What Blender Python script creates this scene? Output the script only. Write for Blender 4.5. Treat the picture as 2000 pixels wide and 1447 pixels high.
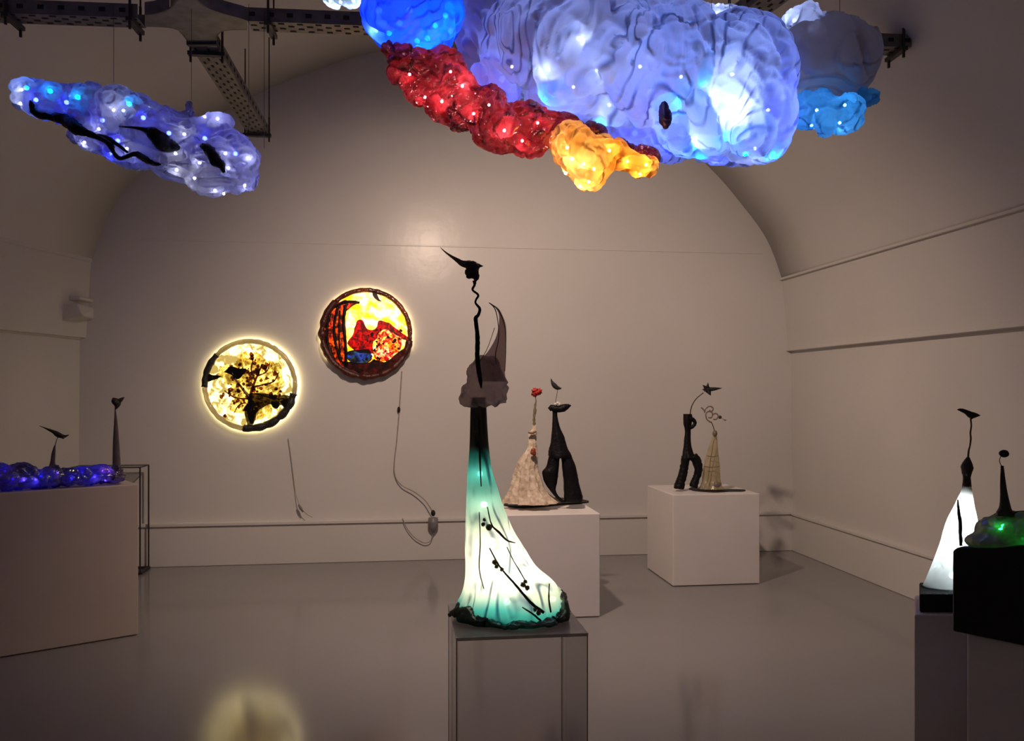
import bpy, bmesh, math, random
from mathutils import Vector, Matrix, noise
from mathutils.bvhtree import BVHTree

for o in list(bpy.data.objects):
    bpy.data.objects.remove(o)
S = bpy.context.scene
COL = S.collection
PI = math.pi

# ------------------------------------------------------------------ camera, world, exposure
F = 1650.0                    # focal length in pixels of the 2000 px wide frame
CX, HY = 1000.0, 765.0        # principal column and horizon row
TH = math.radians(7.6)
CAMZ = 1.5
cd = bpy.data.cameras.new('camera')
cd.sensor_width = 36.0
cd.lens = 36.0 * F / 2000.0
cd.shift_y = (HY - 723.5) / 2000.0
cd.clip_start = 0.05
cam = bpy.data.objects.new('camera', cd)
COL.objects.link(cam)
cam.location = (0, 0, CAMZ)
cam.rotation_euler = (PI / 2, 0, -TH)
S.camera = cam

w = bpy.data.worlds.new('world')
S.world = w
w.use_nodes = True
w.node_tree.nodes['Background'].inputs[0].default_value = (1.0, 0.76, 0.62, 1)
w.node_tree.nodes['Background'].inputs[1].default_value = 0.05

S.view_settings.view_transform = 'Standard'
S.view_settings.look = 'None'
S.view_settings.gamma = 1
S.view_settings.use_curve_mapping = False
S.view_settings.exposure = 0.0
S.cycles.use_denoising = True
S.cycles.transparent_max_bounces = 16
S.cycles.max_bounces = 6
S.cycles.diffuse_bounces = 4
S.cycles.glossy_bounces = 3
S.cycles.use_adaptive_sampling = True
S.cycles.adaptive_threshold = 0.035
S.cycles.sample_clamp_indirect = 4
S.cycles.caustics_refractive = False

LAMP = Vector((0.34, 4.30, 3.40))
sl = bpy.data.lights.new('spotlight_beam', 'SPOT')
sl.energy = 285
sl.color = (1.0, 0.74, 0.56)
sl.spot_size = math.radians(140)
sl.spot_blend = 0.85
sl.shadow_soft_size = 0.07

# ------------------------------------------------------------------ helpers
RV = Vector((math.cos(TH), -math.sin(TH), 0))
FV = Vector((math.sin(TH), math.cos(TH), 0))
CO = Vector((0, 0, CAMZ))

def D(px, py, zc):            # the point seen at that pixel, zc metres in front of the lens
    return CO + zc * (FV + (px - CX) / F * RV + Vector((0, 0, (HY - py) / F)))
def onY(px, py, Y):
    r = FV + (px - CX) / F * RV + Vector((0, 0, (HY - py) / F))
    return CO + r * (Y / r.y)
def onZ(px, py, Z):
    r = FV + (px - CX) / F * RV + Vector((0, 0, (HY - py) / F))
    return CO + r * ((Z - CAMZ) / r.z)

def nvec(p):            # repeatable vector noise
    return Vector((noise.noise(p), noise.noise(p + Vector((31.4, 7.7, 2.9))), noise.noise(p + Vector((5.3, 47.1, 19.6))))) * 1.2
LOC = {}
def pinv(p):
    return Matrix.Translation(-LOC[p.name]) if p.name in LOC else Matrix.Identity(4)
def obj(name, verts, faces, mat, parent=None, smooth=True, kind=None):
    me = bpy.data.meshes.new(name)
    me.from_pydata([tuple(v) for v in verts], [], faces)
    me.update()
    return link(name, me, mat, parent, smooth, kind)
def link(name, me, mat, parent=None, smooth=True, kind=None):
    if smooth:
        me.polygons.foreach_set('use_smooth', [True] * len(me.polygons))
    o = bpy.data.objects.new(name, me)
    COL.objects.link(o)
    if mat:
        me.materials.append(mat)
    if parent:
        o.parent = parent
        o.matrix_parent_inverse = pinv(parent)     # vertices keep their world numbers
    if kind:
        o['kind'] = kind
    return o
def thing(name, label, cat, loc, group=None):
    o = bpy.data.objects.new(name, None)
    COL.objects.link(o)
    o.empty_display_size = 0.1
    o.location = loc
    LOC[o.name] = Vector(loc)
    o['label'] = label
    o['category'] = cat
    if group:
        o['group'] = group
    return o
def tag(o, label, cat, group=None):
    o['label'] = label
    o['category'] = cat
    if group:
        o['group'] = group
    return o

class MB:
    def __init__(s):
        s.v = []; s.f = []
    def add(s, v, f):
        n = len(s.v); s.v += [Vector(a) for a in v]; s.f += [tuple(i + n for i in q) for q in f]
        return s
    def box(s, a, b):
        x0, y0, z0 = a; x1, y1, z1 = b
        return s.hexa([(x0,y0,z0),(x1,y0,z0),(x1,y1,z0),(x0,y1,z0),(x0,y0,z1),(x1,y0,z1),(x1,y1,z1),(x0,y1,z1)])
    def hexa(s, v):
        return s.add(v, [(0,3,2,1),(4,5,6,7),(0,1,5,4),(1,2,6,5),(2,3,7,6),(3,0,4,7)])
    def bar(s, p, q, wd, ht, up=Vector((0,0,1))):
        p = Vector(p); q = Vector(q); d = (q - p).normalized()
        if abs(d.dot(up)) > 0.98: up = Vector((0,1,0))
        x = d.cross(up).normalized() * wd / 2; z = x.normalized().cross(d).normalized() * ht / 2
        return s.hexa([p-x-z, p+x-z, q+x-z, q-x-z, p-x+z, p+x+z, q+x+z, q-x+z])
    def tube(s, pts, rad, seg=10, cap=True, jit=0.0, seed=0):
        pts = [Vector(p) for p in pts]; n = len(pts)
        if not hasattr(rad, '__len__'): rad = [rad] * n
        rings = []; prev = None
        for i, p in enumerate(pts):
            t = (pts[min(i+1, n-1)] - pts[max(i-1, 0)]).normalized()
            if prev is None:
                a = Vector((0,1,0)) if abs(t.y) < .9 else Vector((1,0,0))
                prev = t.cross(a).normalized()
            x = (prev - t * prev.dot(t)).normalized(); y = t.cross(x); prev = x
            rings.append([p + (x*math.cos(2*PI*k/seg) + y*math.sin(2*PI*k/seg)) * rad[i] *
                          (1 + jit * noise.noise(Vector((i*.9+seed, k*1.3, seed*2.1)))) for k in range(seg)])
        return s.rings(rings, cap)
    def rings(s, rings, cap=True):
        n = len(rings[0]); v = [p for r in rings for p in r]; f = []
        for i in range(len(rings)-1):
            for k in range(n):
                a = i*n+k; b = i*n+(k+1) % n
                f.append((a, b, b+n, a+n))
        if cap:
            f.append(tuple(range(n-1, -1, -1))); m = (len(rings)-1)*n
            f.append(tuple(range(m, m+n)))
        return s.add(v, f)
    def ball(s, c, r, seg=12, ring=8, rough=0.0, seed=0, f=3.0):
        c = Vector(c)
        if not hasattr(r, '__len__'): r = (r, r, r)
        v = [c + Vector((0,0,r[2]))]; fs = []
        for i in range(1, ring):
            a = PI*i/ring
            for k in range(seg):
                b = 2*PI*k/seg
                d = Vector((math.sin(a)*math.cos(b), math.sin(a)*math.sin(b), math.cos(a)))
                h = 1 + rough * noise.noise(d*f + Vector((seed*3.7, seed, 0)))
                v.append(c + Vector((d.x*r[0], d.y*r[1], d.z*r[2])) * h)
        v.append(c - Vector((0,0,r[2])))
        for k in range(seg):
            fs.append((0, 1+k, 1+(k+1) % seg))
        for i in range(ring-2):
            for k in range(seg):
                a = 1+i*seg+k; b = 1+i*seg+(k+1) % seg
                fs.append((a, a+seg, b+seg, b))
        e = len(v)-1; m = 1+(ring-2)*seg
        for k in range(seg):
            fs.append((m+k, e, m+(k+1) % seg))
        return s.add(v, fs)
    def build(s, name, mat, parent=None, smooth=True, kind=None, bevel=0):
        o = obj(name, s.v, s.f, mat, parent, smooth, kind)
        if bevel:
            m = o.modifiers.new('bevel', 'BEVEL'); m.width = bevel; m.segments = 3; m.limit_method = 'ANGLE'
        return o

def cr(pts, n=6):             # Catmull-Rom through points of any dimension
    out = []; P = [tuple(p) for p in pts]; P = [P[0]] + P + [P[-1]]
    for i in range(1, len(P)-2):
        for k in range(n):
            t = k/n
            out.append(tuple(0.5*((2*b)+(-a+c)*t+(2*a-5*b+4*c-d)*t*t+(-a+3*b-3*c+d)*t**3)
                             for a, b, c, d in zip(P[i-1], P[i], P[i+1], P[i+2])))
    out.append(P[-2])
    return out
def ptube(mb, pts, zc, seg=8, n=5, jit=0.15, seed=0):   # (px, py, radius px[, dz]) smoothed tube at depth zc
    q = cr([(p[0], p[1], p[2], p[3] if len(p) > 3 else 0.0) for p in pts], n)
    mb.tube([D(a, b, zc + d) for a, b, r, d in q], [max(r, .15)/F*zc for a, b, r, d in q], seg, True, jit, seed)
    return mb
def profile(mb, rows, zc, flat=0.8, folds=9, amp=0.08, seg=48, n=5, seed=0, base=None, maxd=None, ra=0.0):
    """a loft: rows of (y px, left px, right px) at depth zc, turned into round folded cloth"""
    q = cr(rows, n); rr = []
    N = len(q)
    for i, (y, l, r) in enumerate(q):
        c = D((l+r)/2, y, zc); a = (r-l)/2/F*zc; t = i/max(1, N-1)
        b = a*flat
        if maxd: b = min(b, maxd)
        ring = []
        for k in range(seg):
            an = 2*PI*k/seg
            m = 1 + amp*(.3+t)*(math.sin(folds*an + 2.2*math.sin(an+seed) + seed + 1.5*t)*.6 +
                               noise.noise(Vector((math.cos(an)*2.5, math.sin(an)*2.5+seed, t*5)))*1.2)
            m += ra*noise.noise(Vector((math.cos(an)*7, math.sin(an)*7, i*.8+seed*3)))
            p = c + RV*math.cos(an)*a*m + FV*math.sin(an)*b*m
            if base is not None: p.z = max(p.z, base + .001)
            ring.append(p)
        rr.append(ring)
    mb.rings(rr)
    return mb

def blob(ell, voxel=0.015, smooth=4, disp=None):
    """one skin over several ellipsoids: (centre, radii)"""
    mb = MB()
    for c, r in ell:
        mb.ball(c, r, 24, 16)
    me = bpy.data.meshes.new('blob_source')
    me.from_pydata([tuple(v) for v in mb.v], [], mb.f)
    o = bpy.data.objects.new('blob_source', me)
    COL.objects.link(o)
    m = o.modifiers.new('r', 'REMESH'); m.mode = 'VOXEL'; m.voxel_size = voxel
    if smooth:
        m2 = o.modifiers.new('s', 'SMOOTH'); m2.iterations = smooth; m2.factor = .6
    dg = bpy.context.evaluated_depsgraph_get(); dg.update()
    ev = o.evaluated_get(dg)
    new = bpy.data.meshes.new_from_object(ev)
    bpy.data.objects.remove(o)
    if disp:
        vs = [(v.co.copy(), v.normal.copy()) for v in new.vertices]
        for v, (co, no) in zip(new.vertices, vs):
            v.co = co + no * disp(co)
    new.update()
    return new
def bvh_of(meshes):
    v = []; f = []
    for me in meshes:
        n = len(v); v += [x.co.copy() for x in me.vertices]; f += [[i+n for i in p.vertices] for p in me.polygons]
    return BVHTree.FromPolygons(v, f)
def surf(bvh, px, py, off=0.0, default=4.0):
    d = (D(px, py, 1.0) - CO).normalized()
    h = bvh.ray_cast(CO, d)
    if h[0] is None:
        return None
    return h[0] + d * off
def ridge(p, s, warp=.6, k=3):
    q = p * s + nvec(p * s * .6) * warp
    return (1 - min(1, abs(noise.noise(q)) * 2.2)) ** k
def pleats(a1, a2, a3, s=5.0, sd=0.0, st=(1.0, 1.0, .32), rot=.5):
    o = Vector((sd, sd*1.7, -sd)); ca, sa = math.cos(rot), math.sin(rot)
    def f(p):
        q = p + o
        wv = nvec(q*1.6)
        r = Vector((q.x*ca + q.z*sa, q.y, -q.x*sa + q.z*ca)) + wv*.22
        r = Vector((r.x*st[0], r.y*st[1], r.z*st[2]))
        return (a1*noise.noise(q*s*.45) - a2*(1-min(1, abs(noise.noise(r*s*1.5))*3.0))**2
                - a3*(1-min(1, abs(noise.noise(r*s*3.6 + wv*.6))*2.6))**2 - a3*.8*ridge(q, s*1.9, 1.0, 4))
    return f
def crinkle(a1, a2, a3, s=5.0, sd=0.0):
    o = Vector((sd, sd*1.7, -sd))
    def f(p):
        q = p + o
        return (a1*noise.noise(q*s*.55) - a2*ridge(q, s*1.1) - a3*ridge(q, s*2.6, 1.2, 2)
                - a3*.6*ridge(q, s*5.0, 1.0, 2))
    return f

# ------------------------------------------------------------------ materials
def newmat(name):
    m = bpy.data.materials.new(name); m.use_nodes = True
    nt = m.node_tree; nt.nodes.clear()
    out = nt.nodes.new('ShaderNodeOutputMaterial')
    return m, nt, out
def N(nt, t, **kw):
    n = nt.nodes.new(t)
    for k, v in kw.items():
        if k.startswith('i_'):
            n.inputs[k[2:].replace('_', ' ')].default_value = v
        else:
            setattr(n, k, v)
    return n
def c4(c): return (c[0], c[1], c[2], 1)
def solid(name, col, rough=.5, metal=0, bump=0, scale=30, var=.12, coat=0, spec=.5, mixc=None, detail=4, bdist=.01):
    m, nt, out = newmat(name)
    b = N(nt, 'ShaderNodeBsdfPrincipled')
    b.inputs['Roughness'].default_value = rough; b.inputs['Metallic'].default_value = metal
    b.inputs['Coat Weight'].default_value = coat; b.inputs['Specular IOR Level'].default_value = spec
    tc = N(nt, 'ShaderNodeTexCoord'); no = N(nt, 'ShaderNodeTexNoise')
    no.inputs['Scale'].default_value = scale; no.inputs['Detail'].default_value = detail
    nt.links.new(tc.outputs['Object'], no.inputs['Vector'])
    rp = N(nt, 'ShaderNodeValToRGB')
    c2 = mixc or tuple(x*(1-var*2) for x in col)
    rp.color_ramp.elements[0].color = c4(c2); rp.color_ramp.elements[1].color = c4(col)
    rp.color_ramp.elements[0].position = .3; rp.color_ramp.elements[1].position = .65
    nt.links.new(no.outputs['Fac'], rp.inputs['Fac']); nt.links.new(rp.outputs['Color'], b.inputs['Base Color'])
    if bump:
        bp = N(nt, 'ShaderNodeBump'); bp.inputs['Strength'].default_value = bump; bp.inputs['Distance'].default_value = bdist
        nt.links.new(no.outputs['Fac'], bp.inputs['Height']); nt.links.new(bp.outputs['Normal'], b.inputs['Normal'])
    nt.links.new(b.outputs[0], out.inputs[0])
    return m
def emit(name, col, strength):
    m, nt, out = newmat(name)
    e = N(nt, 'ShaderNodeEmission'); e.inputs[0].default_value = c4(col); e.inputs[1].default_value = strength
    nt.links.new(e.outputs[0], out.inputs[0])
    return m
def film(name, col, col2=None, clear=.15, trans=.65, gloss=.12, scale=6, bump=.6, crease=.5, rough=.2, zband=None, tint=None, stretch=(1, 1, 1), bdist=.02, fold=0, fscale=2.0, fstr=.8):
    """thin crumpled translucent skin: light passes, folds are denser"""
    m, nt, out = newmat(name); L = nt.links.new
    tc = N(nt, 'ShaderNodeTexCoord')
    wn = N(nt, 'ShaderNodeTexNoise'); wn.inputs['Scale'].default_value = scale*.5; wn.inputs['Detail'].default_value = 3
    L(tc.outputs['Object'], wn.inputs['Vector'])
    mp = N(nt, 'ShaderNodeMix', data_type='VECTOR'); mp.inputs[0].default_value = .35
    st = N(nt, 'ShaderNodeMapping'); st.inputs['Scale'].default_value = stretch; st.inputs['Rotation'].default_value = (0, .5 if stretch != (1, 1, 1) else 0, 0)
    L(tc.outputs['Object'], st.inputs['Vector']); L(st.outputs[0], mp.inputs[4]); L(wn.outputs['Color'], mp.inputs[5])
    rg = N(nt, 'ShaderNodeTexNoise', noise_type='RIDGED_MULTIFRACTAL')
    rg.inputs['Scale'].default_value = scale; rg.inputs['Detail'].default_value = 5; rg.inputs['Roughness'].default_value = .5
    L(mp.outputs[1], rg.inputs['Vector'])
    rp = N(nt, 'ShaderNodeMapRange'); rp.inputs[1].default_value = 0.5; rp.inputs[2].default_value = 1.6
    L(rg.outputs[0], rp.inputs[0])
    pw = N(nt, 'ShaderNodeMath', operation='POWER'); pw.inputs[1].default_value = 2.0
    L(rp.outputs[0], pw.inputs[0])
    if fold:                        # flowing pleats: contour lines of a smooth field, in patches
        fn = N(nt, 'ShaderNodeTexNoise'); fn.inputs['Scale'].default_value = fscale; fn.inputs['Detail'].default_value = 1.0; fn.inputs['Distortion'].default_value = .5
        L(st.outputs[0], fn.inputs['Vector'])
        fm = N(nt, 'ShaderNodeMath', operation='MULTIPLY'); fm.inputs[1].default_value = fold; L(fn.outputs['Fac'], fm.inputs[0])
        dt = N(nt, 'ShaderNodeVectorMath', operation='DOT_PRODUCT'); dt.inputs[1].default_value = (.8*fold*.62*fscale/2.2, .3*fold*.3, -.55*fold*.62*fscale/2.2)
        L(st.outputs[0], dt.inputs[0])
        fa = N(nt, 'ShaderNodeMath', operation='ADD'); L(fm.outputs[0], fa.inputs[0]); L(dt.outputs['Value'], fa.inputs[1])
        fs = N(nt, 'ShaderNodeMath', operation='SINE'); L(fa.outputs[0], fs.inputs[0])
        fr = N(nt, 'ShaderNodeMapRange'); fr.inputs[1].default_value = .25; fr.inputs[2].default_value = 1.0; L(fs.outputs[0], fr.inputs[0])
        fp = N(nt, 'ShaderNodeMath', operation='POWER'); fp.inputs[1].default_value = 2.5; L(fr.outputs[0], fp.inputs[0])
        mk = N(nt, 'ShaderNodeTexNoise'); mk.inputs['Scale'].default_value = fscale*2.2; mk.inputs['Detail'].default_value = 2; L(tc.outputs['Object'], mk.inputs['Vector'])
        mr_ = N(nt, 'ShaderNodeMapRange'); mr_.inputs[1].default_value = .40; mr_.inputs[2].default_value = .60; mr_.inputs[3].default_value = .1; mr_.inputs[4].default_value = fstr; L(mk.outputs['Fac'], mr_.inputs[0])
        ff = N(nt, 'ShaderNodeMath', operation='MULTIPLY'); L(fp.outputs[0], ff.inputs[0]); L(mr_.outputs[0], ff.inputs[1])
        pm = N(nt, 'ShaderNodeMath', operation='MAXIMUM'); L(ff.outputs[0], pm.inputs[0])
        ps = N(nt, 'ShaderNodeMath', operation='MULTIPLY'); ps.inputs[1].default_value = .6; L(pw.outputs[0], ps.inputs[0]); L(ps.outputs[0], pm.inputs[1])
        pw = pm
    cn = N(nt, 'ShaderNodeTexNoise'); cn.inputs['Scale'].default_value = scale*.45; cn.inputs['Detail'].default_value = 2
    L(tc.outputs['Object'], cn.inputs['Vector'])
    cr_ = N(nt, 'ShaderNodeValToRGB')
    cr_.color_ramp.elements[0].position = .38; cr_.color_ramp.elements[1].position = .62
    cr_.color_ramp.elements[0].color = c4(col); cr_.color_ramp.elements[1].color = c4(col2 or col)
    L(cn.outputs['Fac'], cr_.inputs['Fac'])
    base = cr_.outputs['Color']
    if zband:                       # dyed bands by real height: list of (z, colour)
        sx = N(nt, 'ShaderNodeSeparateXYZ'); g = N(nt, 'ShaderNodeNewGeometry'); L(g.outputs['Position'], sx.inputs[0])
        z0, z1 = zband[0][0], zband[-1][0]
        ad = N(nt, 'ShaderNodeMath', operation='MULTIPLY_ADD'); ad.inputs[1].default_value = .10; 
        L(cn.outputs['Fac'], ad.inputs[0]); L(sx.outputs[2], ad.inputs[2])
        mr = N(nt, 'ShaderNodeMapRange'); mr.inputs[1].default_value = z0+.05; mr.inputs[2].default_value = z1+.05
        L(ad.outputs[0], mr.inputs[0])
        zr = N(nt, 'ShaderNodeValToRGB'); el = zr.color_ramp.elements
        for i, (z, c) in enumerate(zband):
            t = (z-z0)/(z1-z0)
            e = el[i] if i < 1 else (el[1] if (i == len(zband)-1) else el.new(t))
            if i == len(zband)-1: e = el[len(el)-1]
            e.position = t; e.color = c4(c)
        L(mr.outputs[0], zr.inputs['Fac'])
        mm = N(nt, 'ShaderNodeMix', data_type='RGBA', blend_type='MULTIPLY'); mm.inputs[0].default_value = 1
        L(base, mm.inputs[6]); L(zr.outputs['Color'], mm.inputs[7]); base = mm.outputs[2]
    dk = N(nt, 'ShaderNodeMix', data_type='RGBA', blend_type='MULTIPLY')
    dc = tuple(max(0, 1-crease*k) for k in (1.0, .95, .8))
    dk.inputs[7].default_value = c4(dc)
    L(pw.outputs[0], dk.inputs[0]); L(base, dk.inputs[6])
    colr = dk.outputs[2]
    bp = N(nt, 'ShaderNodeBump'); bp.inputs['Strength'].default_value = bump; bp.inputs['Distance'].default_value = bdist
    L(pw.outputs[0] if fold else rg.outputs[0], bp.inputs['Height'])
    tr = N(nt, 'ShaderNodeBsdfTranslucent'); df = N(nt, 'ShaderNodeBsdfDiffuse'); gl = N(nt, 'ShaderNodeBsdfGlossy'); tp = N(nt, 'ShaderNodeBsdfTransparent')
    gl.inputs['Roughness'].default_value = rough
    for s in (tr, df, gl): L(bp.outputs['Normal'], s.inputs['Normal'])
    L(colr, tr.inputs['Color']); L(colr, df.inputs['Color'])
    if tint: tp.inputs[0].default_value = c4(tint)
    else: L(base, tp.inputs[0])
    m1 = N(nt, 'ShaderNodeMixShader'); m1.inputs[0].default_value = 1-trans
    L(tr.outputs[0], m1.inputs[1]); L(df.outputs[0], m1.inputs[2])
    m2 = N(nt, 'ShaderNodeMixShader'); m2.inputs[0].default_value = gloss
    L(m1.outputs[0], m2.inputs[1]); L(gl.outputs[0], m2.inputs[2])
    m3 = N(nt, 'ShaderNodeMixShader')
    cl = N(nt, 'ShaderNodeMath', operation='MULTIPLY_ADD'); cl.inputs[1].default_value = -clear*.8; cl.inputs[2].default_value = clear
    L(pw.outputs[0], cl.inputs[0]); L(cl.outputs[0], m3.inputs[0])
    L(m2.outputs[0], m3.inputs[1]); L(tp.outputs[0], m3.inputs[2])
    L(m3.outputs[0], out.inputs[0])
    return m
def acrylic(name, tint=(.93, .93, .93), refl=.10, rough=.03, haze=.05):
    m, nt, out = newmat(name); L = nt.links.new
    tp = N(nt, 'ShaderNodeBsdfTransparent'); tp.inputs[0].default_value = c4(tint)
    gl = N(nt, 'ShaderNodeBsdfGlossy'); gl.inputs['Roughness'].default_value = rough
    df = N(nt, 'ShaderNodeBsdfDiffuse'); df.inputs[0].default_value = (.7, .68, .68, 1)
    no = N(nt, 'ShaderNodeTexNoise'); no.inputs['Scale'].default_value = 3
    mr = N(nt, 'ShaderNodeMapRange'); mr.inputs[3].default_value = haze*.5; mr.inputs[4].default_value = haze*1.5
    L(no.outputs['Fac'], mr.inputs[0])
    a = N(nt, 'ShaderNodeMixShader'); L(mr.outputs[0], a.inputs[0]); L(tp.outputs[0], a.inputs[1]); L(df.outputs[0], a.inputs[2])
    lw = N(nt, 'ShaderNodeLayerWeight'); lw.inputs[0].default_value = .35
    mu = N(nt, 'ShaderNodeMath', operation='MULTIPLY_ADD'); mu.inputs[1].default_value = .5; mu.inputs[2].default_value = refl*.4
    L(lw.outputs['Fresnel'], mu.inputs[0])
    b = N(nt, 'ShaderNodeMixShader'); L(mu.outputs[0], b.inputs[0]); L(a.outputs[0], b.inputs[1]); L(gl.outputs[0], b.inputs[2])
    L(b.outputs[0], out.inputs[0])
    return m

def paint(name, col, rough, bstr, bscale, bdist):
    m, nt, out = newmat(name); L = nt.links.new
    b = N(nt, 'ShaderNodeBsdfPrincipled'); b.inputs['Roughness'].default_value = rough
    tc = N(nt, 'ShaderNodeTexCoord')
    b.inputs['Specular IOR Level'].default_value = .5 if rough < .2 else .18
    n1 = N(nt, 'ShaderNodeTexNoise'); n1.inputs['Scale'].default_value = bscale; n1.inputs['Detail'].default_value = 5
    n2 = N(nt, 'ShaderNodeTexNoise'); n2.inputs['Scale'].default_value = .8; n2.inputs['Detail'].default_value = 3
    L(tc.outputs['Object'], n1.inputs['Vector']); L(tc.outputs['Object'], n2.inputs['Vector'])
    rp = N(nt, 'ShaderNodeValToRGB'); rp.color_ramp.elements[0].position = .35; rp.color_ramp.elements[1].position = .7
    rp.color_ramp.elements[0].color = c4(tuple(c*.93 for c in col)); rp.color_ramp.elements[1].color = c4(col)
    L(n2.outputs['Fac'], rp.inputs['Fac']); L(rp.outputs['Color'], b.inputs['Base Color'])
    bp = N(nt, 'ShaderNodeBump'); bp.inputs['Strength'].default_value = bstr; bp.inputs['Distance'].default_value = bdist
    L(n1.outputs['Fac'], bp.inputs['Height']); L(bp.outputs['Normal'], b.inputs['Normal'])
    L(b.outputs[0], out.inputs[0])
    return m
M_wall = paint('glossy_wall_paint', (.70, .68, .67), .26, .30, 3.5, .012)
M_vault = paint('vault_paint', (.66, .64, .62), .45, .15, 5.0, .02)
M_floor = paint('floor_paint', (.255, .25, .255), .13, .08, 2.0, .01)
M_plinth = solid('plinth_white_paint', (.80, .76, .76), .45, scale=3, var=.03)
M_plinthdark = solid('plinth_grey_paint', (.84, .78, .80), .5, scale=3, var=.03)
M_black = solid('black_resin', (.006, .005, .007), .5, spec=.2, bump=.4, scale=60)
M_blackm = solid('black_matte', (.010, .009, .011), .7, bump=.5, scale=80)
M_steel = solid('galvanised_steel', (.20, .185, .19), .45, metal=.6, scale=12, var=.2)
M_steeldark = solid('dark_steel', (.05, .045, .05), .5, metal=.5, scale=20)
M_hole = solid('tray_slot_dark', (.012, .01, .012), .8)
M_wire = solid('steel_wire', (.10, .09, .09), .4, metal=.7)

# ------------------------------------------------------------------ the room
YB, YF = 7.6, -1.6
def half(sgn):
    return None
arch = [(3.68,0),(3.68,.35),(3.66,1.9),(3.60,2.56),(3.45,2.93),(3.20,3.26),(2.88,3.60),(2.35,4.03),(1.80,4.33),(1.20,4.52),(.50,4.58),
        (-.23,4.51),(-.80,4.30),(-1.24,4.09),(-1.75,3.76),(-2.15,3.41),(-2.37,3.17),(-2.50,2.90),(-2.60,2.60),(-2.68,1.96),(-2.70,.35),(-2.70,0)]
def smooth_arch():
    a = cr(arch[3:19], 6)
    return a
curve = smooth_arch()                # from (3.60,2.56) to (-2.60,2.60)
def lft(x, z, Y):                    # the left wall opens out towards the viewer
    t = max(0, min(1, (.9 - x) / 3.5))
    t = t*t*(3-2*t)
    return x - .289*(YB - Y)*t
ysteps = [YB, 6.9, 6.2, 5.5, 4.8, 4.0, 3.0, 2.0, 1.0, 0, YF]
def sheet(name, prof, mat, kind='structure', smooth=True):
    v = []; f = []
    n = len(prof)
    for Y in ysteps:
        for x, z in prof: v.append((lft(x, z, Y), Y, z))
    for j in range(len(ysteps)-1):
        for i in range(n-1):
            a = j*n+i; f.append((a, a+n, a+n+1, a+1))
    o = obj(name, v, f, mat, None, smooth, kind)
    m = o.modifiers.new('thickness', 'SOLIDIFY'); m.thickness = .12; m.offset = -1; 
    return o
ceil = sheet('ceiling', curve, M_vault)
wr = sheet('wall_right', [(3.70,0),(3.70,.34),(3.70,.345),(3.695,1.2),(3.69,1.88),(3.66,1.89),(3.60,2.56)], M_vault, smooth=False)
wl = sheet('wall_left', [(-2.60,2.60),(-2.64,1.96),(-2.69,1.95),(-2.70,.35),(-2.70,0)], M_vault, smooth=False)
# end wall cut to the arch
v = [(3.70, YB, 0)] + [(3.70, YB, .35), (3.69, YB, 1.88), (3.66, YB, 1.89)] + [(x, YB, z) for x, z in curve] + [(-2.64, YB, 1.96), (-2.69, YB, 1.95), (-2.70, YB, 0)]
v = [(x + (.02 if x > .5 else -.02), y, z) for x, y, z in v]
n = len(v)
v2 = v + [(x, y+.12, z) for x, y, z in v]
f = [tuple(range(n)), tuple(range(2*n-1, n-1, -1))] + [(i, i+n, (i+1) % n+n, (i+1) % n) for i in range(n)]
obj('wall_back', v2, f, M_wall, None, False, 'structure')
fl = MB().add([(-6.2, YF, 0), (4.0, YF, 0), (4.0, YB+.1, 0), (-3.2, YB+.1, 0), (-6.2, YF, -.1), (4.0, YF, -.1), (4.0, YB+.1, -.1), (-3.2, YB+.1, -.1)],
              [(0,1,2,3),(7,6,5,4),(0,4,5,1),(1,5,6,2),(2,6,7,3),(3,7,4,0)]).build('floor', M_floor, None, False, 'structure')
# dado ledges, rails
MB().add([], []) 
t = MB(); t.hexa([(-2.72,YB-.045,0),(3.705,YB-.045,0),(3.705,YB+.01,0),(-2.72,YB+.01,0),(-2.72,YB-.045,.345),(3.705,YB-.045,.345),(3.705,YB+.01,.345),(-2.72,YB+.01,.345)])
t.build('baseboard_back', M_wall, None, False, 'structure', .006)
t = MB(); t.hexa([(-2.73,YB-.065,.345),(3.705,YB-.065,.345),(3.705,YB+.01,.345),(-2.73,YB+.01,.345),(-2.73,YB-.065,.372),(3.705,YB-.065,.372),(3.705,YB+.01,.372),(-2.73,YB+.01,.372)])
t.build('trim_1', M_wall, None, False, 'structure', .004)
t = MB(); t.box((3.675, YF, 0), (3.72, YB-.045, .335)); t.build('baseboard_right', M_vault, None, False, 'structure', .006)
t = MB(); t.box((3.66, YF, .335), (3.72, YB-.045, .360)); t.build('trim_2', M_vault, None, False, 'structure', .004)
def rail(name, x, z, hgt, dep, left=False, mat=None):
    t = MB()
    if left:
        a = lft(x, z, YB); b = lft(x, z, YF)
        t.hexa([(b, YF, z), (b+dep, YF, z), (a+dep, YB, z), (a-.02, YB, z), (b, YF, z+hgt), (b+dep, YF, z+hgt), (a+dep, YB, z+hgt), (a-.02, YB, z+hgt)])
    else:
        t.box((x-dep, YF, z), (x+.03, YB, z+hgt))
    return t.build(name, mat or M_vault, None, False, 'structure', .004)
rail('trim_3', 3.68, 1.885, .03, .045)
rail('trim_4', 3.60, 2.555, .022, .03)
rail('trim_5', -2.64, 2.60, .035, .05, True)
rail('trim_6', -2.70, 1.945, .02, .03, True)
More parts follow.
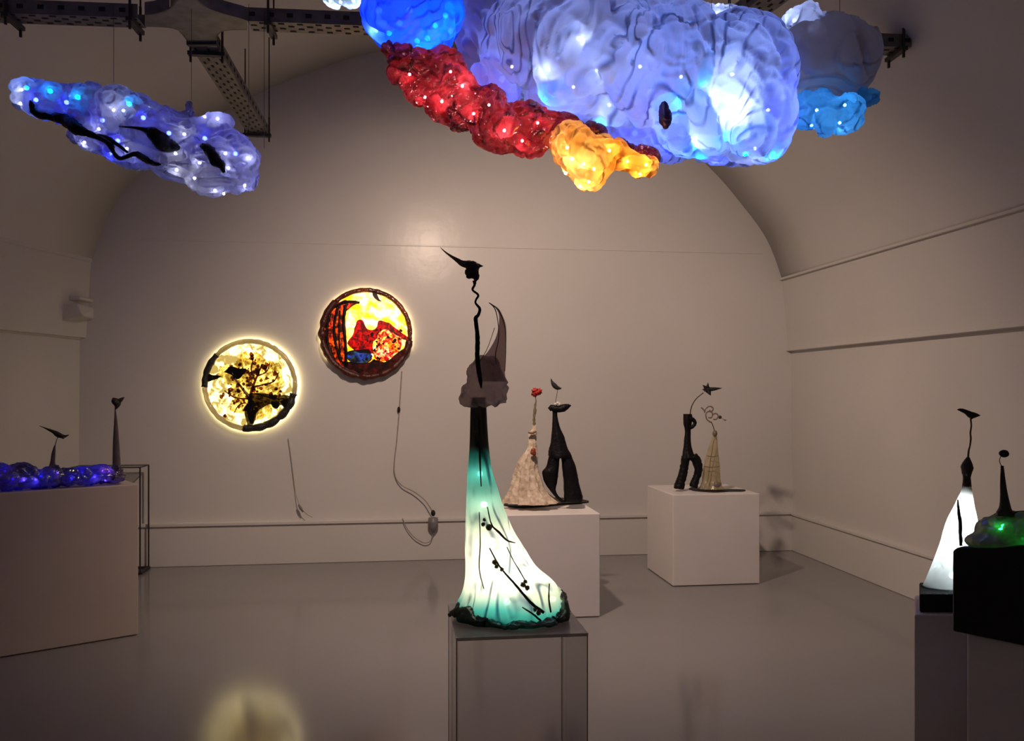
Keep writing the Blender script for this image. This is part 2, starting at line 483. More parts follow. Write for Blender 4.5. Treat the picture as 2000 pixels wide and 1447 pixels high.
# thin plaster seam across the end wall, at springing height
t = MB(); t.box((-2.2, YB-.006, 2.80), (3.40, YB+.01, 2.812)); t.build('trim_7', M_wall, None, False, 'structure', .003)
t = MB()                              # battered plaster corbel in the left corner
p = onY(160, 585, 7.5)
t.hexa([(-2.80, 7.30, 2.06), (-2.55, 7.30, 2.12), (-2.58, 7.62, 2.12), (-2.78, 7.62, 2.06), (-2.80, 7.30, 2.20), (-2.60, 7.30, 2.22), (-2.58, 7.62, 2.22), (-2.78, 7.62, 2.20)])
t.hexa([(-2.80, 7.36, 2.24), (-2.60, 7.36, 2.26), (-2.58, 7.62, 2.26), (-2.78, 7.62, 2.24), (-2.80, 7.36, 2.29), (-2.60, 7.36, 2.29), (-2.58, 7.62, 2.29), (-2.78, 7.62, 2.29)])
t.build('trim_8', M_vault, None, False, 'structure', .015)

# ------------------------------------------------------------------ overhead trays
TZ = 3.50
def tray(name, label, P, Q, wid=.13, ht=.07, group=None, rods=(), rail_off=.0):
    P = Vector(P); Q = Vector(Q)
    t = thing(name, label, 'cable tray', (P+Q)/2, group)
    d = (Q-P).normalized(); s = Vector((d.y, -d.x, 0)); L = (Q-P).length
    m = MB(); m.bar(P, Q, wid, .006)
    m.bar(P + s*wid/2 + Vector((0,0,ht/2)), Q + s*wid/2 + Vector((0,0,ht/2)), .006, ht)
    m.bar(P - s*wid/2 + Vector((0,0,ht/2)), Q - s*wid/2 + Vector((0,0,ht/2)), .006, ht)
    m.build('tray_channel', M_steel, t, False)
    h = MB(); n = int(L/.05)
    for i in range(n):
        c = P + d*(i+.5)*L/n
        for k, off in enumerate((-.35, -.12, .12, .35)):
            if (i + k) % 2: continue
            h.bar(c + s*off*wid - d*.016 - Vector((0,0,.0045)), c + s*off*wid + d*.016 - Vector((0,0,.0045)), .013, .002)
        if i % 2 == 0:
            for sg in (1, -1):
                q = c + s*sg*(wid/2+.004) + Vector((0,0,ht*.5))
                h.bar(q - d*.016, q + d*.016, .002, .022)
    h.build('slot_pattern', M_hole, t, False)
    for a in rods:
        c = P + d*a*L
        r = MB(); r.bar(c - s*(wid/2+.03) - Vector((0,0,.02)), c + s*(wid/2+.03) - Vector((0,0,.02)), .035, .022)
        r.bar(c + s*(wid/2+.015) - Vector((0,0,.07)), c + s*(wid/2+.015) + Vector((0,0,.12)), .012, .012)
        r.bar(c - s*(wid/2+.015) - Vector((0,0,.07)), c - s*(wid/2+.015) + Vector((0,0,.12)), .012, .012)
        r.build('bracket', M_steeldark, t, False)
        for sg in (1, -1):
            w_ = MB(); e = c + s*sg*(wid/2+.015)
            w_.bar(e + Vector((0,0,.1)), (e.x, e.y, min(4.5, 4.75 - .28*abs(e.x-.5)**1.5)), .008, .008)
            w_.build('hanger_rod', M_steeldark, t, False)
    return t
G = 'perforated steel cable trays under the vault'
jx = onZ(380, 62, TZ)
yA = jx.y
def trz(px, py): return onZ(px, py, TZ)
A0 = trz(-160, 28); A1 = trz(277, 44)
B0 = trz(488, 50); B1 = trz(1768, 100)
tray('cable_tray', 'perforated steel cable tray running out of the top left corner', A0, A1, rods=(.42, .97), group=G)
tray('cable_tray', 'long perforated steel cable tray passing behind the big blue light cloud', B0, B1, rods=(.03, .985), group=G)
tray('cable_tray', 'perforated steel cable tray pointing at the end wall above the small light cloud', trz(399, 92), trz(508, 268), wid=.15, rods=(.03, .93), group=G)
tray('cable_tray', 'short perforated steel tray slanting up above the grey end of the big cloud', trz(1440, 52), trz(1590, -60), wid=.15, rods=(.1,), group=G)
# flared junction plate
jt = thing('tray_junction', 'curved steel junction plate joining three cable trays, upper left', 'tray junction', jx)
jp = [trz(*q) for q in cr([(283,36),(330,44),(372,84)], 6)] + [trz(*q) for q in cr([(418,84),(430,60),(482,44)], 6)] + [trz(480, 70)][:0]
ol = [(283,30),(283,52)] + [(x, y) for x, y in cr([(300,52),(345,58),(372,88)], 6)] + [(x, y) for x, y in cr([(420,86),(432,62),(482,58)], 6)] + [(482,40)] + [(x, y) for x, y in cr([(470,36),(410,18),(380,-6)], 6)] + [(x, y) for x, y in cr([(350,-6),(330,18),(300,28)], 6)]
pts = [trz(*q) for q in ol]; n = len(pts)
mb = MB(); mb.add([p for p in pts] + [p + Vector((0,0,.008)) for p in pts], [tuple(range(n)), tuple(range(2*n-1, n-1, -1))] + [(i, (i+1) % n, (i+1) % n+n, i+n) for i in range(n)])
mb.build('junction_plate', M_steel, jt, False)
mb = MB()
for i in range(n):
    a, b = pts[i], pts[(i+1) % n]
    if i in (0, 8, 15+1, n-8) or (b-a).length > .12:
        if mb.v: mb.build('side_flange', M_steel, jt, False)
        mb = MB(); continue
    mb.bar(a + Vector((0,0,.035)), b + Vector((0,0,.035)), .006, .07)
if mb.v: mb.build('side_flange', M_steel, jt, False)
mb = MB(); mb.bar(trz(366, 84), trz(424, 84), .03, .03); mb.build('coupling_bar', M_steeldark, jt, False)

# ------------------------------------------------------------------ ceiling spotlight
sp = thing('ceiling_spotlight', 'small dark spotlight clamped under the tray behind the blue cloud lobe', 'spotlight', LAMP)
_az, _el = math.radians(20), math.radians(-44)
dr = Vector((math.sin(_az)*math.cos(_el), math.cos(_az)*math.cos(_el), math.sin(_el)))
o = bpy.data.objects.new('spotlight_beam', sl); COL.objects.link(o)
o.location = LAMP; o.rotation_euler = dr.to_track_quat('-Z', 'Y').to_euler()
o.parent = sp; o.matrix_parent_inverse = Matrix.Translation(-LAMP)
mb = MB(); mb.tube([LAMP - dr*.03, LAMP - dr*.04, LAMP - dr*.18, LAMP - dr*.19], [.03, .055, .055, .04], 20)
mb.build('lamp_housing', M_steeldark, sp)
mb = MB(); mb.bar(LAMP - dr*.12, (LAMP.x, LAMP.y, TZ+.02), .02, .02); mb.bar((LAMP.x, LAMP.y, TZ+.02), (LAMP.x, B0.y + (B1.y-B0.y)*.4, TZ+.02), .02, .02)
mb.build('clamp_arm', M_steeldark, sp, False)

# ------------------------------------------------------------------ light clouds
random.seed(4)
def led_mesh(r):
    me = bpy.data.meshes.new('led_bulb'); b = bmesh.new(); bmesh.ops.create_icosphere(b, subdivisions=1, radius=r); b.to_mesh(me); b.free()
    return me
LED = {}
def leds(parent, bvh, pts, mat, r=.008, depth=(.03, .05)):
    key = (mat.name, r)
    if key not in LED:
        LED[key] = led_mesh(r); LED[key].materials.append(mat)
    for px, py in pts:
        p = surf(bvh, px, py, random.uniform(*depth))
        if p is None: continue
        o = bpy.data.objects.new('led_bulb', LED[key]); COL.objects.link(o)
        o.parent = parent; o.matrix_parent_inverse = pinv(parent); o.location = p
E_white = emit('led_cool_white', (.50, .60, 1.0), 110)
E_blue = emit('led_blue', (.03, .05, 1.0), 60)
E_cyan = emit('led_cyan', (.0, .32, 1.0), 60)
E_warm = emit('led_warm', (1.0, .70, .28), 170)
E_pink = emit('led_pinkish_white', (1.0, .80, .85), 420)
E_dim = emit('led_dim_white', (.75, .82, 1.0), 90)

def ell(px, py, rx, ry, zc, dz):
    return (D(px, py, zc), (rx/F*zc, dz, ry/F*zc))
ZC = 3.7
big = thing('light_cloud', 'big hanging light sculpture of crumpled translucent film, blue white red and amber', 'light sculpture', D(1200, 150, ZC))
F_white = film('silk_film_white', (.80, .84, .95), (.70, .74, .92), clear=.035, trans=.8, gloss=.05, scale=6, bump=.9, crease=.75, rough=.35, bdist=.012, stretch=(1.2, 1.2, .7), fold=75, fscale=2.2, fstr=.95)
F_blue = film('silk_film_blue', (.10, .22, .90), (.14, .34, .95), clear=.08, trans=.8, gloss=.05, scale=6, bump=.8, crease=.7, rough=.35, bdist=.012, stretch=(1.2, 1.2, .6), fold=60, fscale=3.0, fstr=.9)
F_grey = film('silk_film_grey', (.72, .67, .68), (.55, .51, .54), clear=.05, trans=.55, gloss=.06, scale=5, bump=.8, crease=.4, rough=.4, fold=40, fscale=2.5, fstr=.5)
F_turq = film('film_turquoise', (.06, .50, .88), (.15, .65, .95), clear=.30, trans=.7, gloss=.15, scale=8, bump=.8, crease=.85, rough=.2, fold=40, fscale=5, fstr=1)
F_red = film('film_red', (.16, .003, .005), (.62, .04, .05), clear=.38, trans=.7, gloss=.20, scale=9, bump=1.0, crease=.95, rough=.14, fold=30, fscale=5, fstr=1, tint=(.9,.35,.33))
F_amber = film('film_amber', (.85, .40, .07), (.92, .60, .30), clear=.32, trans=.75, gloss=.14, scale=8, bump=.8, crease=.6, rough=.2, fold=30, fscale=5, fstr=1)
F_mint = film('film_mint', (.60, .90, .80), (.85, .95, .9), clear=.15, trans=.75, gloss=.1, scale=7, bump=.8, crease=.4)

parts = {}
def cloud_part(name, ells, mat, parent, disp, voxel=.014, sm=4):
    me = blob(ells, voxel, sm, disp)
    parts[name] = link(name, me, mat, parent)
    return me
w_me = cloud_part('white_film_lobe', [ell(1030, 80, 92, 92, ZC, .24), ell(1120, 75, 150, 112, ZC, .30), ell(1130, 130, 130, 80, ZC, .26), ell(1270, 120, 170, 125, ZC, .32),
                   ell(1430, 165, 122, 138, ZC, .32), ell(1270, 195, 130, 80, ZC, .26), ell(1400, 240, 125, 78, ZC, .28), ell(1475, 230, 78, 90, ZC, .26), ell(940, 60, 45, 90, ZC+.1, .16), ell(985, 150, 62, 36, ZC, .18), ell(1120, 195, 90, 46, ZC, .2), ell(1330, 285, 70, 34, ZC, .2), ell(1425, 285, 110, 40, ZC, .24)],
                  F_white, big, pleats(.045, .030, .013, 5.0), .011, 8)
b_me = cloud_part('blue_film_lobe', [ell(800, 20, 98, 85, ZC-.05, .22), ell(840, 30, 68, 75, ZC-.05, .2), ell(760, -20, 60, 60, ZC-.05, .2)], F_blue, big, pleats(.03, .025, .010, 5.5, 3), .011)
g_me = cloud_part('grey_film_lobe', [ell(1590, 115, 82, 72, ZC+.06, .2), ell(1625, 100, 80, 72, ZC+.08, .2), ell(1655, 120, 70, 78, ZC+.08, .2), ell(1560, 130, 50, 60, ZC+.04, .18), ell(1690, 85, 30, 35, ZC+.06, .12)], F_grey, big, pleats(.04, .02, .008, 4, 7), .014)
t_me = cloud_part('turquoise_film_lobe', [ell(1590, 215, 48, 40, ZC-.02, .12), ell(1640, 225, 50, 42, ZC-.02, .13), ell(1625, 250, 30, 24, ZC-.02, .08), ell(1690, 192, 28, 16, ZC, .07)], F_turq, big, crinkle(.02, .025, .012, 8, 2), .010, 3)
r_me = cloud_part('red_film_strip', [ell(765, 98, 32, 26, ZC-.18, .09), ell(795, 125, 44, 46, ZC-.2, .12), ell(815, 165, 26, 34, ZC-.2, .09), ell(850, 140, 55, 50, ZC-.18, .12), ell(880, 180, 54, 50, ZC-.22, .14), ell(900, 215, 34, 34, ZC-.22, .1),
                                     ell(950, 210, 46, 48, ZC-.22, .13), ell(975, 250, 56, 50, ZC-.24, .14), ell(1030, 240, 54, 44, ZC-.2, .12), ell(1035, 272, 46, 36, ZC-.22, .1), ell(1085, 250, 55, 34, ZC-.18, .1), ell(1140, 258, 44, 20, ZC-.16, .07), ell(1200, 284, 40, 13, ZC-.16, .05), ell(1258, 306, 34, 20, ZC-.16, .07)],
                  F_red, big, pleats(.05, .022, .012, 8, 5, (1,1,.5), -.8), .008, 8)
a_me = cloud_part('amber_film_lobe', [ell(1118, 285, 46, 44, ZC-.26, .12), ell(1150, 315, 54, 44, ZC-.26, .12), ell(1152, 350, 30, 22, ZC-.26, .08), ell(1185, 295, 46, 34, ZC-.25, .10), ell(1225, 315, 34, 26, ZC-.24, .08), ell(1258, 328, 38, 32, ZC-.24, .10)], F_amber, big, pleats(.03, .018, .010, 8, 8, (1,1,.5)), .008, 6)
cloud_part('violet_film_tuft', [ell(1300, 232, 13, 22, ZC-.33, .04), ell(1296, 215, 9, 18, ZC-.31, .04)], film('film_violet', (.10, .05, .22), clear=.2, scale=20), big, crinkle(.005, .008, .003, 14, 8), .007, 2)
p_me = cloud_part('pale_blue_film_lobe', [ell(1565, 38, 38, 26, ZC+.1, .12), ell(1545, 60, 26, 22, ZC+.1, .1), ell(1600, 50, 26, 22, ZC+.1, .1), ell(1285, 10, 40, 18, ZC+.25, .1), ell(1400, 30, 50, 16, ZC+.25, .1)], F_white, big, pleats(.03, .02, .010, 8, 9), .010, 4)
leds(p_me and parts['pale_blue_film_lobe'], bvh_of([p_me]), [(1550, 40), (1585, 45), (1290, 5), (1400, 25)], E_white, .008, (.05, .08))
m_me = cloud_part('mint_film_lobe', [ell(655, -22, 36, 36, ZC-.05, .12), ell(685, -14, 24, 28, ZC-.05, .1)], F_mint, big, crinkle(.015, .02, .008, 9, 1), .011, 3)
def scatter(bvh, box, n, jit=1.0):
    out = []
    tries = 0
    while len(out) < n and tries < 4000:
        tries += 1
        x = random.uniform(box[0], box[2]); y = random.uniform(box[1], box[3])
        if surf(bvh, x, y) is None: continue
        if all((x-a)**2+(y-b)**2 > (box[4])**2 for a, b in out): out.append((x, y))
    return out
bw = bvh_of([w_me])
WL = parts['white_film_lobe']
leds(WL, bw, [(1070,135),(1165,138),(1190,205),(1430,145),(1425,215),(1440,225),(1400,190),(1360,270),(1440,205),(1130,75)], E_white, .008, (.04, .07))
leds(WL, bw, [(1250,130),(1500,215),(1475,290),(1000,130),(1330,150),(1290,215),(1120,170)], E_white, .008, (.10, .16))
leds(WL, bw, [(1065,193),(1320,200),(1355,280),(1362,302),(1420,262),(1455,300),(1510,300),(1375,165),(1180,240)], E_cyan, .012, (.03, .05))
leds(WL, bw, [(1530,250),(1400,310),(1270,180),(980,155),(1100,200),(1300,270),(1240,260),(1530,190)], E_blue, .015, (.07, .12))
bb = bvh_of([b_me])
leds(parts['blue_film_lobe'], bb, [(760,65),(815,80),(850,50),(870,30),(835,75)], E_cyan, .013, (.05, .08))
leds(parts['blue_film_lobe'], bb, [(740,20),(800,20),(880,60),(780,45)], E_blue, .015, (.07, .12))
leds(parts['blue_film_lobe'], bb, [(735,60),(910,100)], E_white, .008, (.03, .05))
bt = bvh_of([t_me]); leds(parts['turquoise_film_lobe'], bt, [(1585,245),(1595,215),(1650,205),(1640,240)], E_white, .007, (.05, .09))
br = bvh_of([r_me])
leds(parts['red_film_strip'], br, [(800,145),(830,190),(863,198),(903,168),(925,222),(1020,275),(1050,240),(985,255)], E_pink, .006, (.02, .05))
leds(parts['red_film_strip'], br, [(880,140),(955,205),(1255,320)], E_white, .006, (.04, .07))
ba = bvh_of([a_me])
leds(parts['amber_film_lobe'], ba, [(1108,288),(1118,310),(1105,338),(1140,320),(1160,330),(1150,355),(1135,362),(1190,294),(1225,315),(1262,322),(1250,340)], E_warm, .007, (.02, .05))
leds(parts['mint_film_lobe'], bvh_of([m_me]), [(645,2),(665,4),(690,2)], E_white, .007, (.04, .06))
leds(parts['grey_film_lobe'], bvh_of([g_me]), [(1580,30),(1530,180)], E_dim, .008, (.04, .06))
def wires(parent, pts, ztop=3.9):
    for px, py, zc in pts:
        p = D(px, py, zc); m = MB(); m.tube([p, (p.x, p.y, ztop)], .0014, 5); m.build('suspension_wire', M_wire, parent)
wires(big, [(1372, 20, 3.75), (1390, 25, 3.8), (1425, 30, 3.85), (1448, 30, 3.8), (905, 60, 3.8), (1640, 60, 3.85)])

ZL = 4.25
small = thing('light_cloud', 'small hanging light sculpture of pale blue film with black lizard-like strokes', 'light sculpture', D(270, 270, ZL))
F_ice = film('film_ice', (.46, .45, .78), (.55, .52, .60), clear=.55, trans=.7, gloss=.18, scale=8, bump=.9, crease=.65, rough=.18, fold=30, fscale=5, fstr=.9)
s_me = cloud_part('ice_film_body', [ell(62, 185, 42, 30, ZL, .10), ell(110, 205, 58, 38, ZL, .14), ell(170, 215, 68, 46, ZL, .16), ell(240, 232, 72, 52, ZL, .17), ell(200, 262, 72, 36, ZL, .14), ell(310, 262, 72, 58, ZL, .17), ell(270, 295, 72, 28, ZL, .13),
                    ell(380, 270, 58, 46, ZL, .15), ell(420, 250, 36, 32, ZL, .1), ell(430, 305, 68, 52, ZL, .16), ell(470, 330, 42, 54, ZL, .13), ell(350, 330, 50, 28, ZL, .12), ell(415, 355, 52, 27, ZL, .12), ell(480, 355, 28, 28, ZL, .1), ell(372, 218, 15, 26, ZL+.04, .06)],
                    F_ice, small, pleats(.05, .022, .012, 8, 4, (1,1,.5), 1.1), .009, 5)
bs = bvh_of([s_me])
leds(parts['ice_film_body'], bs, [(42,175),(40,202),(93,245),(118,270),(222,215),(241,216),(193,252),(165,278),(248,290),(343,300),(400,228),(425,232),(440,300),(380,348),(390,318),(484,308),(437,378),(446,328),(478,362),(345,332),(420,372),(360,262)], E_dim, .007, (.02, .05))
leds(parts['ice_film_body'], bs, [(52,172),(98,178),(152,190),(252,203)], E_cyan, .012, (.02, .05))
leds(parts['ice_film_body'], bs, [(70,195),(130,200),(200,235),(230,275),(280,230),(330,260),(215,302),(110,225),(400,270),(460,300)], E_blue, .012, (.05, .10))
def stroke(pts, seed):
    mb = MB(); q = cr(pts, 5)
    P = []; R = []
    for x, y, r in q:
        p = surf(bs, x, y, -.006)
        if p is None: p = D(x, y, ZL-.1)
        P.append(p); R.append(r*1.45/F*ZL)
    for _ in range(2):
        P = [P[0]] + [(P[i-1]+P[i]*2+P[i+1])/4 for i in range(1, len(P)-1)] + [P[-1]]
    mb.tube(P, R, 10, True, .3, seed); mb.build('black_stroke', M_black, small)
stroke([(60,196,2),(70,218,7),(98,228,5),(128,232,9),(150,252,8),(180,263,4),(212,278,4),(226,302,3.5),(238,309,3),(262,300,3),(275,305,5),(300,318,4),(314,321,1)], 1)
stroke([(190,262,1),(215,272,3),(250,298,1.5)], 2)
stroke([(233,247,1),(275,251,2.5),(300,262,9),(320,280,11),(345,286,6),(352,287,2)], 3)
stroke([(393,284,3),(408,292,7),(420,312,8),(432,322,6),(437,336,2)], 4)
wires(small, [(222, 160, 4.35), (486, 255, 4.35), (516, 290, 4.4), (374, 195, 4.4)], 3.495)

# ------------------------------------------------------------------ round backlit wall discs
def disc_frame(cx, cy, r):
    c = onY(cx, cy, YB); R = r/F*(c - CO).dot(FV)
    return c, R
def uv(c, R, u, v, dy):
    return Vector((c.x + u*R, YB - dy, c.z + v*R))
def patch(mb, c, R, pts, dy, th=.006, wob=.02, seed=0, n=5):
    q = cr(list(pts) + [pts[0]], n)[:-1]
    q = [(u + wob*noise.noise(Vector((u*9+seed, v*9, seed))), v + wob*noise.noise(Vector((u*9, v*9+seed, 5+seed)))) for u, v in q]
    q = [(u*min(1, .96/max(.001, math.hypot(u, v))), v*min(1, .96/max(.001, math.hypot(u, v)))) for u, v in q]
    k = len(q)
    a = [uv(c, R, u, v, dy) for u, v in q]; b = [uv(c, R, u, v, dy+th) for u, v in q]
    mb.add(a+b, [tuple(range(k)), tuple(range(2*k-1, k-1, -1))] + [(i, i+k, (i+1) % k+k, (i+1) % k) for i in range(k)])
def rimring(c, R, a0, a1, rad, dy, seed, jit=.25, minor=.03):
    mb = MB(); n = max(8, int(abs(a1-a0)/PI*60)); full = abs(abs(a1-a0)-2*PI) < 1e-3
    P = [uv(c, R, rad*math.cos(a0+(a1-a0)*i/n)*(1+.012*noise.noise(Vector((i*.4, seed, 0)))), rad*math.sin(a0+(a1-a0)*i/n)*(1+.012*noise.noise(Vector((i*.4, seed, 0)))), dy) for i in range(n+1)]
    mb.tube(P, [minor*(1+jit*noise.noise(Vector((i*.35, seed*2, 1)))) for i in range(n+1)], 10, True, .15, seed)
    return mb
def stain(name, col, col2, dens=1.0, scale=25, gloss=.06):
    """stained translucent resin: lets the panel behind shine through in its own colour"""
    m, nt, out = newmat(name); L = nt.links.new
    tc = N(nt, 'ShaderNodeTexCoord'); no = N(nt, 'ShaderNodeTexNoise'); no.inputs['Scale'].default_value = scale; no.inputs['Detail'].default_value = 5
    no.inputs['Distortion'].default_value = .8
    L(tc.outputs['Object'], no.inputs['Vector'])
    rp = N(nt, 'ShaderNodeValToRGB'); rp.color_ramp.elements[0].position = .40; rp.color_ramp.elements[1].position = .60
    rp.color_ramp.elements[0].color = c4(col); rp.color_ramp.elements[1].color = c4(col2)
    L(no.outputs['Fac'], rp.inputs['Fac'])
    tp = N(nt, 'ShaderNodeBsdfTransparent'); L(rp.outputs['Color'], tp.inputs[0])
    gl = N(nt, 'ShaderNodeBsdfGlossy'); gl.inputs['Roughness'].default_value = .25
    mx = N(nt, 'ShaderNodeMixShader'); mx.inputs[0].default_value = gloss
    L(tp.outputs[0], mx.inputs[1]); L(gl.outputs[0], mx.inputs[2]); L(mx.outputs[0], out.inputs[0])
    return m
def plate(c, R, rad, dy, th=.004):
    mb = MB(); k = 72
    a = [uv(c, R, rad*math.cos(2*PI*i/k), rad*math.sin(2*PI*i/k), dy) for i in range(k)]
    b = [uv(c, R, rad*math.cos(2*PI*i/k), rad*math.sin(2*PI*i/k), dy+th) for i in range(k)]
    mb.add(a+b, [tuple(range(k)), tuple(range(2*k-1, k-1, -1))] + [(i, i+k, (i+1) % k+k, (i+1) % k) for i in range(k)])
    return mb
E_panel = emit('led_panel_cream', (1.0, .84, .42), 4.2)
E_panel2 = emit('led_panel_white', (1.0, .86, .50), 3.6)
E_halo = emit('led_strip_warm', (1.0, .80, .40), 15.0)
E_halo2 = emit('led_strip_warm_dim', (1.0, .74, .36), 10.0)
M_bark = stain('brown_resin', (.14, .06, .02), (.42, .22, .08), scale=60)
M_olive = stain('olive_yellow_resin', (.66, .52, .22), (1.0, .96, .70), scale=32)
M_leaf = stain('rust_leaf_resin', (.20, .08, .02), (.50, .28, .10), scale=70)
M_char = stain('charcoal_resin', (.010, .011, .008), (.05, .05, .035), scale=40)
M_smoke = stain('smoky_resin', (.14, .11, .07), (.30, .26, .16), scale=30)
M_cream = stain('cream_resin', (.42, .38, .26), (.98, .98, .95), scale=14)
M_rimg = film('pale_smoky_rim', (.62, .56, .42), (.50, .45, .34), clear=.12, trans=.7, gloss=.06, scale=16, crease=.3)
M_rimd = solid('dark_rim', (.02, .016, .014), .45, bump=.6, scale=60)
M_rimb = film('amber_brown_rim', (.45, .16, .03), (.20, .05, .015), clear=.15, scale=20, bump=.6, gloss=.12)
M_rimr = solid('dark_red_rim', (.08, .012, .008), .35, bump=.6, scale=60)

random.seed(11)
c, R = disc_frame(491, 752, 88)
d1 = thing('backlit_disc', 'round backlit wall panel in cream with a dark tree, grey rim, lower of two', 'wall light', uv(c, R, 0, 0, 0))
plate(c, R, .99, .012, .02).build('backing_board', M_rimg, d1, False)
rimring(c, R, 0, 2*PI, 1.0, .020, 1, 0, .006).build('light_strip', E_halo, d1)
plate(c, R, .93, .034).build('glowing_panel', E_panel, d1, False)
plate(c, R, .92, .044, .003).build('cream_pane', M_cream, d1, False)
rimring(c, R, -.45, PI-.75, .965, .062, 3, .15, .021).build('rim', M_rimg, d1)
rimring(c, R, PI-.75, PI+.05, .965, .062, 3, .35, .026).build('dark_rim_section', M_rimd, d1)
rimring(c, R, PI+.05, PI+1.42, .965, .062, 4, .15, .021).build('rim', M_rimg, d1)
rimring(c, R, PI+1.42, 2*PI-.2, .950, .062, 5, .35, .032).build('dark_rim_section', M_rimd, d1)
mb = MB(); patch(mb, c, R, [(-.72,.20),(-.62,.42),(-.35,.45),(-.22,.66),(.12,.74),(.38,.52),(.62,.46),(.70,.12),(.60,-.15),(.72,-.32),(.45,-.62),(.15,-.78),(-.15,-.62),(-.42,-.52),(-.38,-.20),(-.45,.05)], .048, seed=9, wob=.1)
mb.build('olive_pane', M_olive, d1, False)
mb = MB()
patch(mb, c, R, [(-.92,.28),(-.62,.14),(-.38,.18),(-.30,.36),(-.12,.38),(-.10,.30),(-.25,.15),(-.36,.08),(-.60,.05),(-.95,.05)][:0] or [(-.55,.30),(-.42,.40),(-.22,.36),(-.08,.36),(-.15,.24),(-.28,.12),(-.38,.20)], .052, seed=2)
patch(mb, c, R, [(-.95,.30),(-.80,.22),(-.62,.20),(-.80,.10),(-.95,.08)], .052, seed=3)
mb.build('charcoal_shape', M_char, d1, False)
mb = MB(); patch(mb, c, R, [(-.05,-.95),(-.12,-.55),(.02,-.25),(.20,-.18),(.55,-.22),(.95,-.25),(.85,-.52),(.60,-.42),(.35,-.45),(.15,-.60),(.08,-.85)], .052, seed=6)
mb.build('smoky_shape', M_smoke, d1, False)
mb = MB(); patch(mb, c, R, [(-.10,-.45),(.0,-.40),(.10,-.65),(.06,-.84),(-.02,-.80)], .060, seed=7); patch(mb, c, R, [(.62,-.36),(.96,-.26),(.90,-.52),(.62,-.72),(.30,-.92),(.15,-.95),(.22,-.86),(.50,-.72),(.72,-.52)], .060, seed=8)
patch(mb, c, R, [(.45,-.34),(.62,-.40),(.58,-.52),(.48,-.48)], .060, seed=4)
mb.build('charcoal_shape', M_char, d1, False)
mb = MB()
def twig(pts, r):
    q = cr([(u, v, a) for (u, v), a in zip(pts, r)], 5)
    mb.tube([uv(c, R, u, v, .056) for u, v, a in q], [a*R for u, v, a in q], 7, True, .3, len(mb.v))
twig([(.02,-.6),(0,-.3),(.05,-.05),(.15,.2),(.25,.45)], [.05,.04,.03,.022,.012])
twig([(0,-.3),(-.15,-.1),(-.3,.1),(-.4,.3)], [.035,.03,.02,.01]); twig([(0,-.28),(-.2,-.3),(-.38,-.25),(-.55,-.12)], [.03,.022,.018,.01])
twig([(.05,-.05),(.25,0),(.5,.08),(.62,.3)], [.03,.02,.018,.01]); twig([(.1,.1),(.02,.35),(.08,.62)], [.02,.018,.01]); twig([(.15,.2),(.35,.3),(.42,.5)], [.02,.015,.01])
twig([(-.1,-.38),(-.25,-.45),(-.35,-.62)], [.02,.015,.008]); twig([(0,-.2),(.2,-.2),(.5,-.3),(.8,-.3)], [.03,.02,.02,.015])
mb.build('tree_branches', M_bark, d1)
mb = MB()
for i in range(95):
    a = random.uniform(0, 2*PI); rr = .62*math.sqrt(random.random()); u = .08 + rr*math.cos(a); v = .02 + rr*math.sin(a)
    s = random.uniform(.018, .060); k = [(u+s*random.uniform(.6, 1.3)*math.cos(b), v+s*random.uniform(.6, 1.3)*math.sin(b)) for b in (0, 1.2, 2.5, 3.8, 5)]
    patch(mb, c, R, k, .063+.0003*i, .003, 0, i, 2)
for u, v, s in [(.05,.66,.06),(.28,.42,.07),(.33,.38,.06),(.55,.25,.06),(-.6,-.26,.06),(-.55,-.22,.05),(-.53,-.68,.05),(.02,.25,.05),(-.12,.02,.05),(-.4,-.1,.07)]:
    patch(mb, c, R, [(u+s*math.cos(b)*random.uniform(.5, 1.2), v+s*math.sin(b)*random.uniform(.5, 1.4)) for b in (0, 1, 2, 3, 4, 5.2)], .092, .003, 0, 3, 2)
mb.build('leaf_clusters', M_leaf, d1, False, 'stuff')

c, R = disc_frame(716, 652, 87)
d2 = thing('backlit_disc', 'round backlit wall panel with yellow sky, red hills and dark trunks, upper of two', 'wall light', uv(c, R, 0, 0, 0))
M_sky = stain('yellow_sky_resin', (.98, .60, .04), (1.0, .97, .85), scale=9)
M_red = stain('red_resin', (.22, .004, .010), (.60, .03, .05), scale=26)
M_redl = stain('pink_red_resin', (.50, .02, .05), (1.0, .85, .78), scale=34)
M_amb = stain('orange_brown_resin', (.10, .02, .004), (.75, .26, .03), scale=26)
M_dred = stain('dark_red_resin', (.03, .003, .003), (.16, .012, .008), scale=18)
M_blue = stain('blue_resin', (.03, .04, .30), (.12, .25, 1.0), scale=22)
M_brown = stain('dark_brown_resin', (.03, .008, .003), (.10, .03, .01), scale=40)
plate(c, R, .99, .012, .02).build('backing_board', M_rimr, d2, False)
rimring(c, R, -.35, PI+.6, 1.0, .020, 1, 0, .006).build('light_strip', E_halo2, d2)
plate(c, R, .93, .034).build('glowing_panel', E_panel2, d2, False)
plate(c, R, .92, .044, .003).build('sky_pane', M_sky, d2, False)
rimring(c, R, -.15, PI-.8, .965, .062, 3, .15, .021).build('amber_rim_section', M_rimb, d2)
rimring(c, R, PI-.8, 2*PI-.15, .965, .062, 4, .5, .030).build('dark_rim_section', M_rimr, d2)
mb = MB(); patch(mb, c, R, [(-.45,.74),(-.30,.68),(-.14,.70),(-.38,.55),(-.46,.40),(-.44,0),(-.46,-.42),(-.40,-.80),(-.75,-.62),(-.95,-.2),(-.95,.2),(-.78,.58)], .052, seed=3)
mb.build('trunk_mass', M_amb, d2, False)
mb = MB()
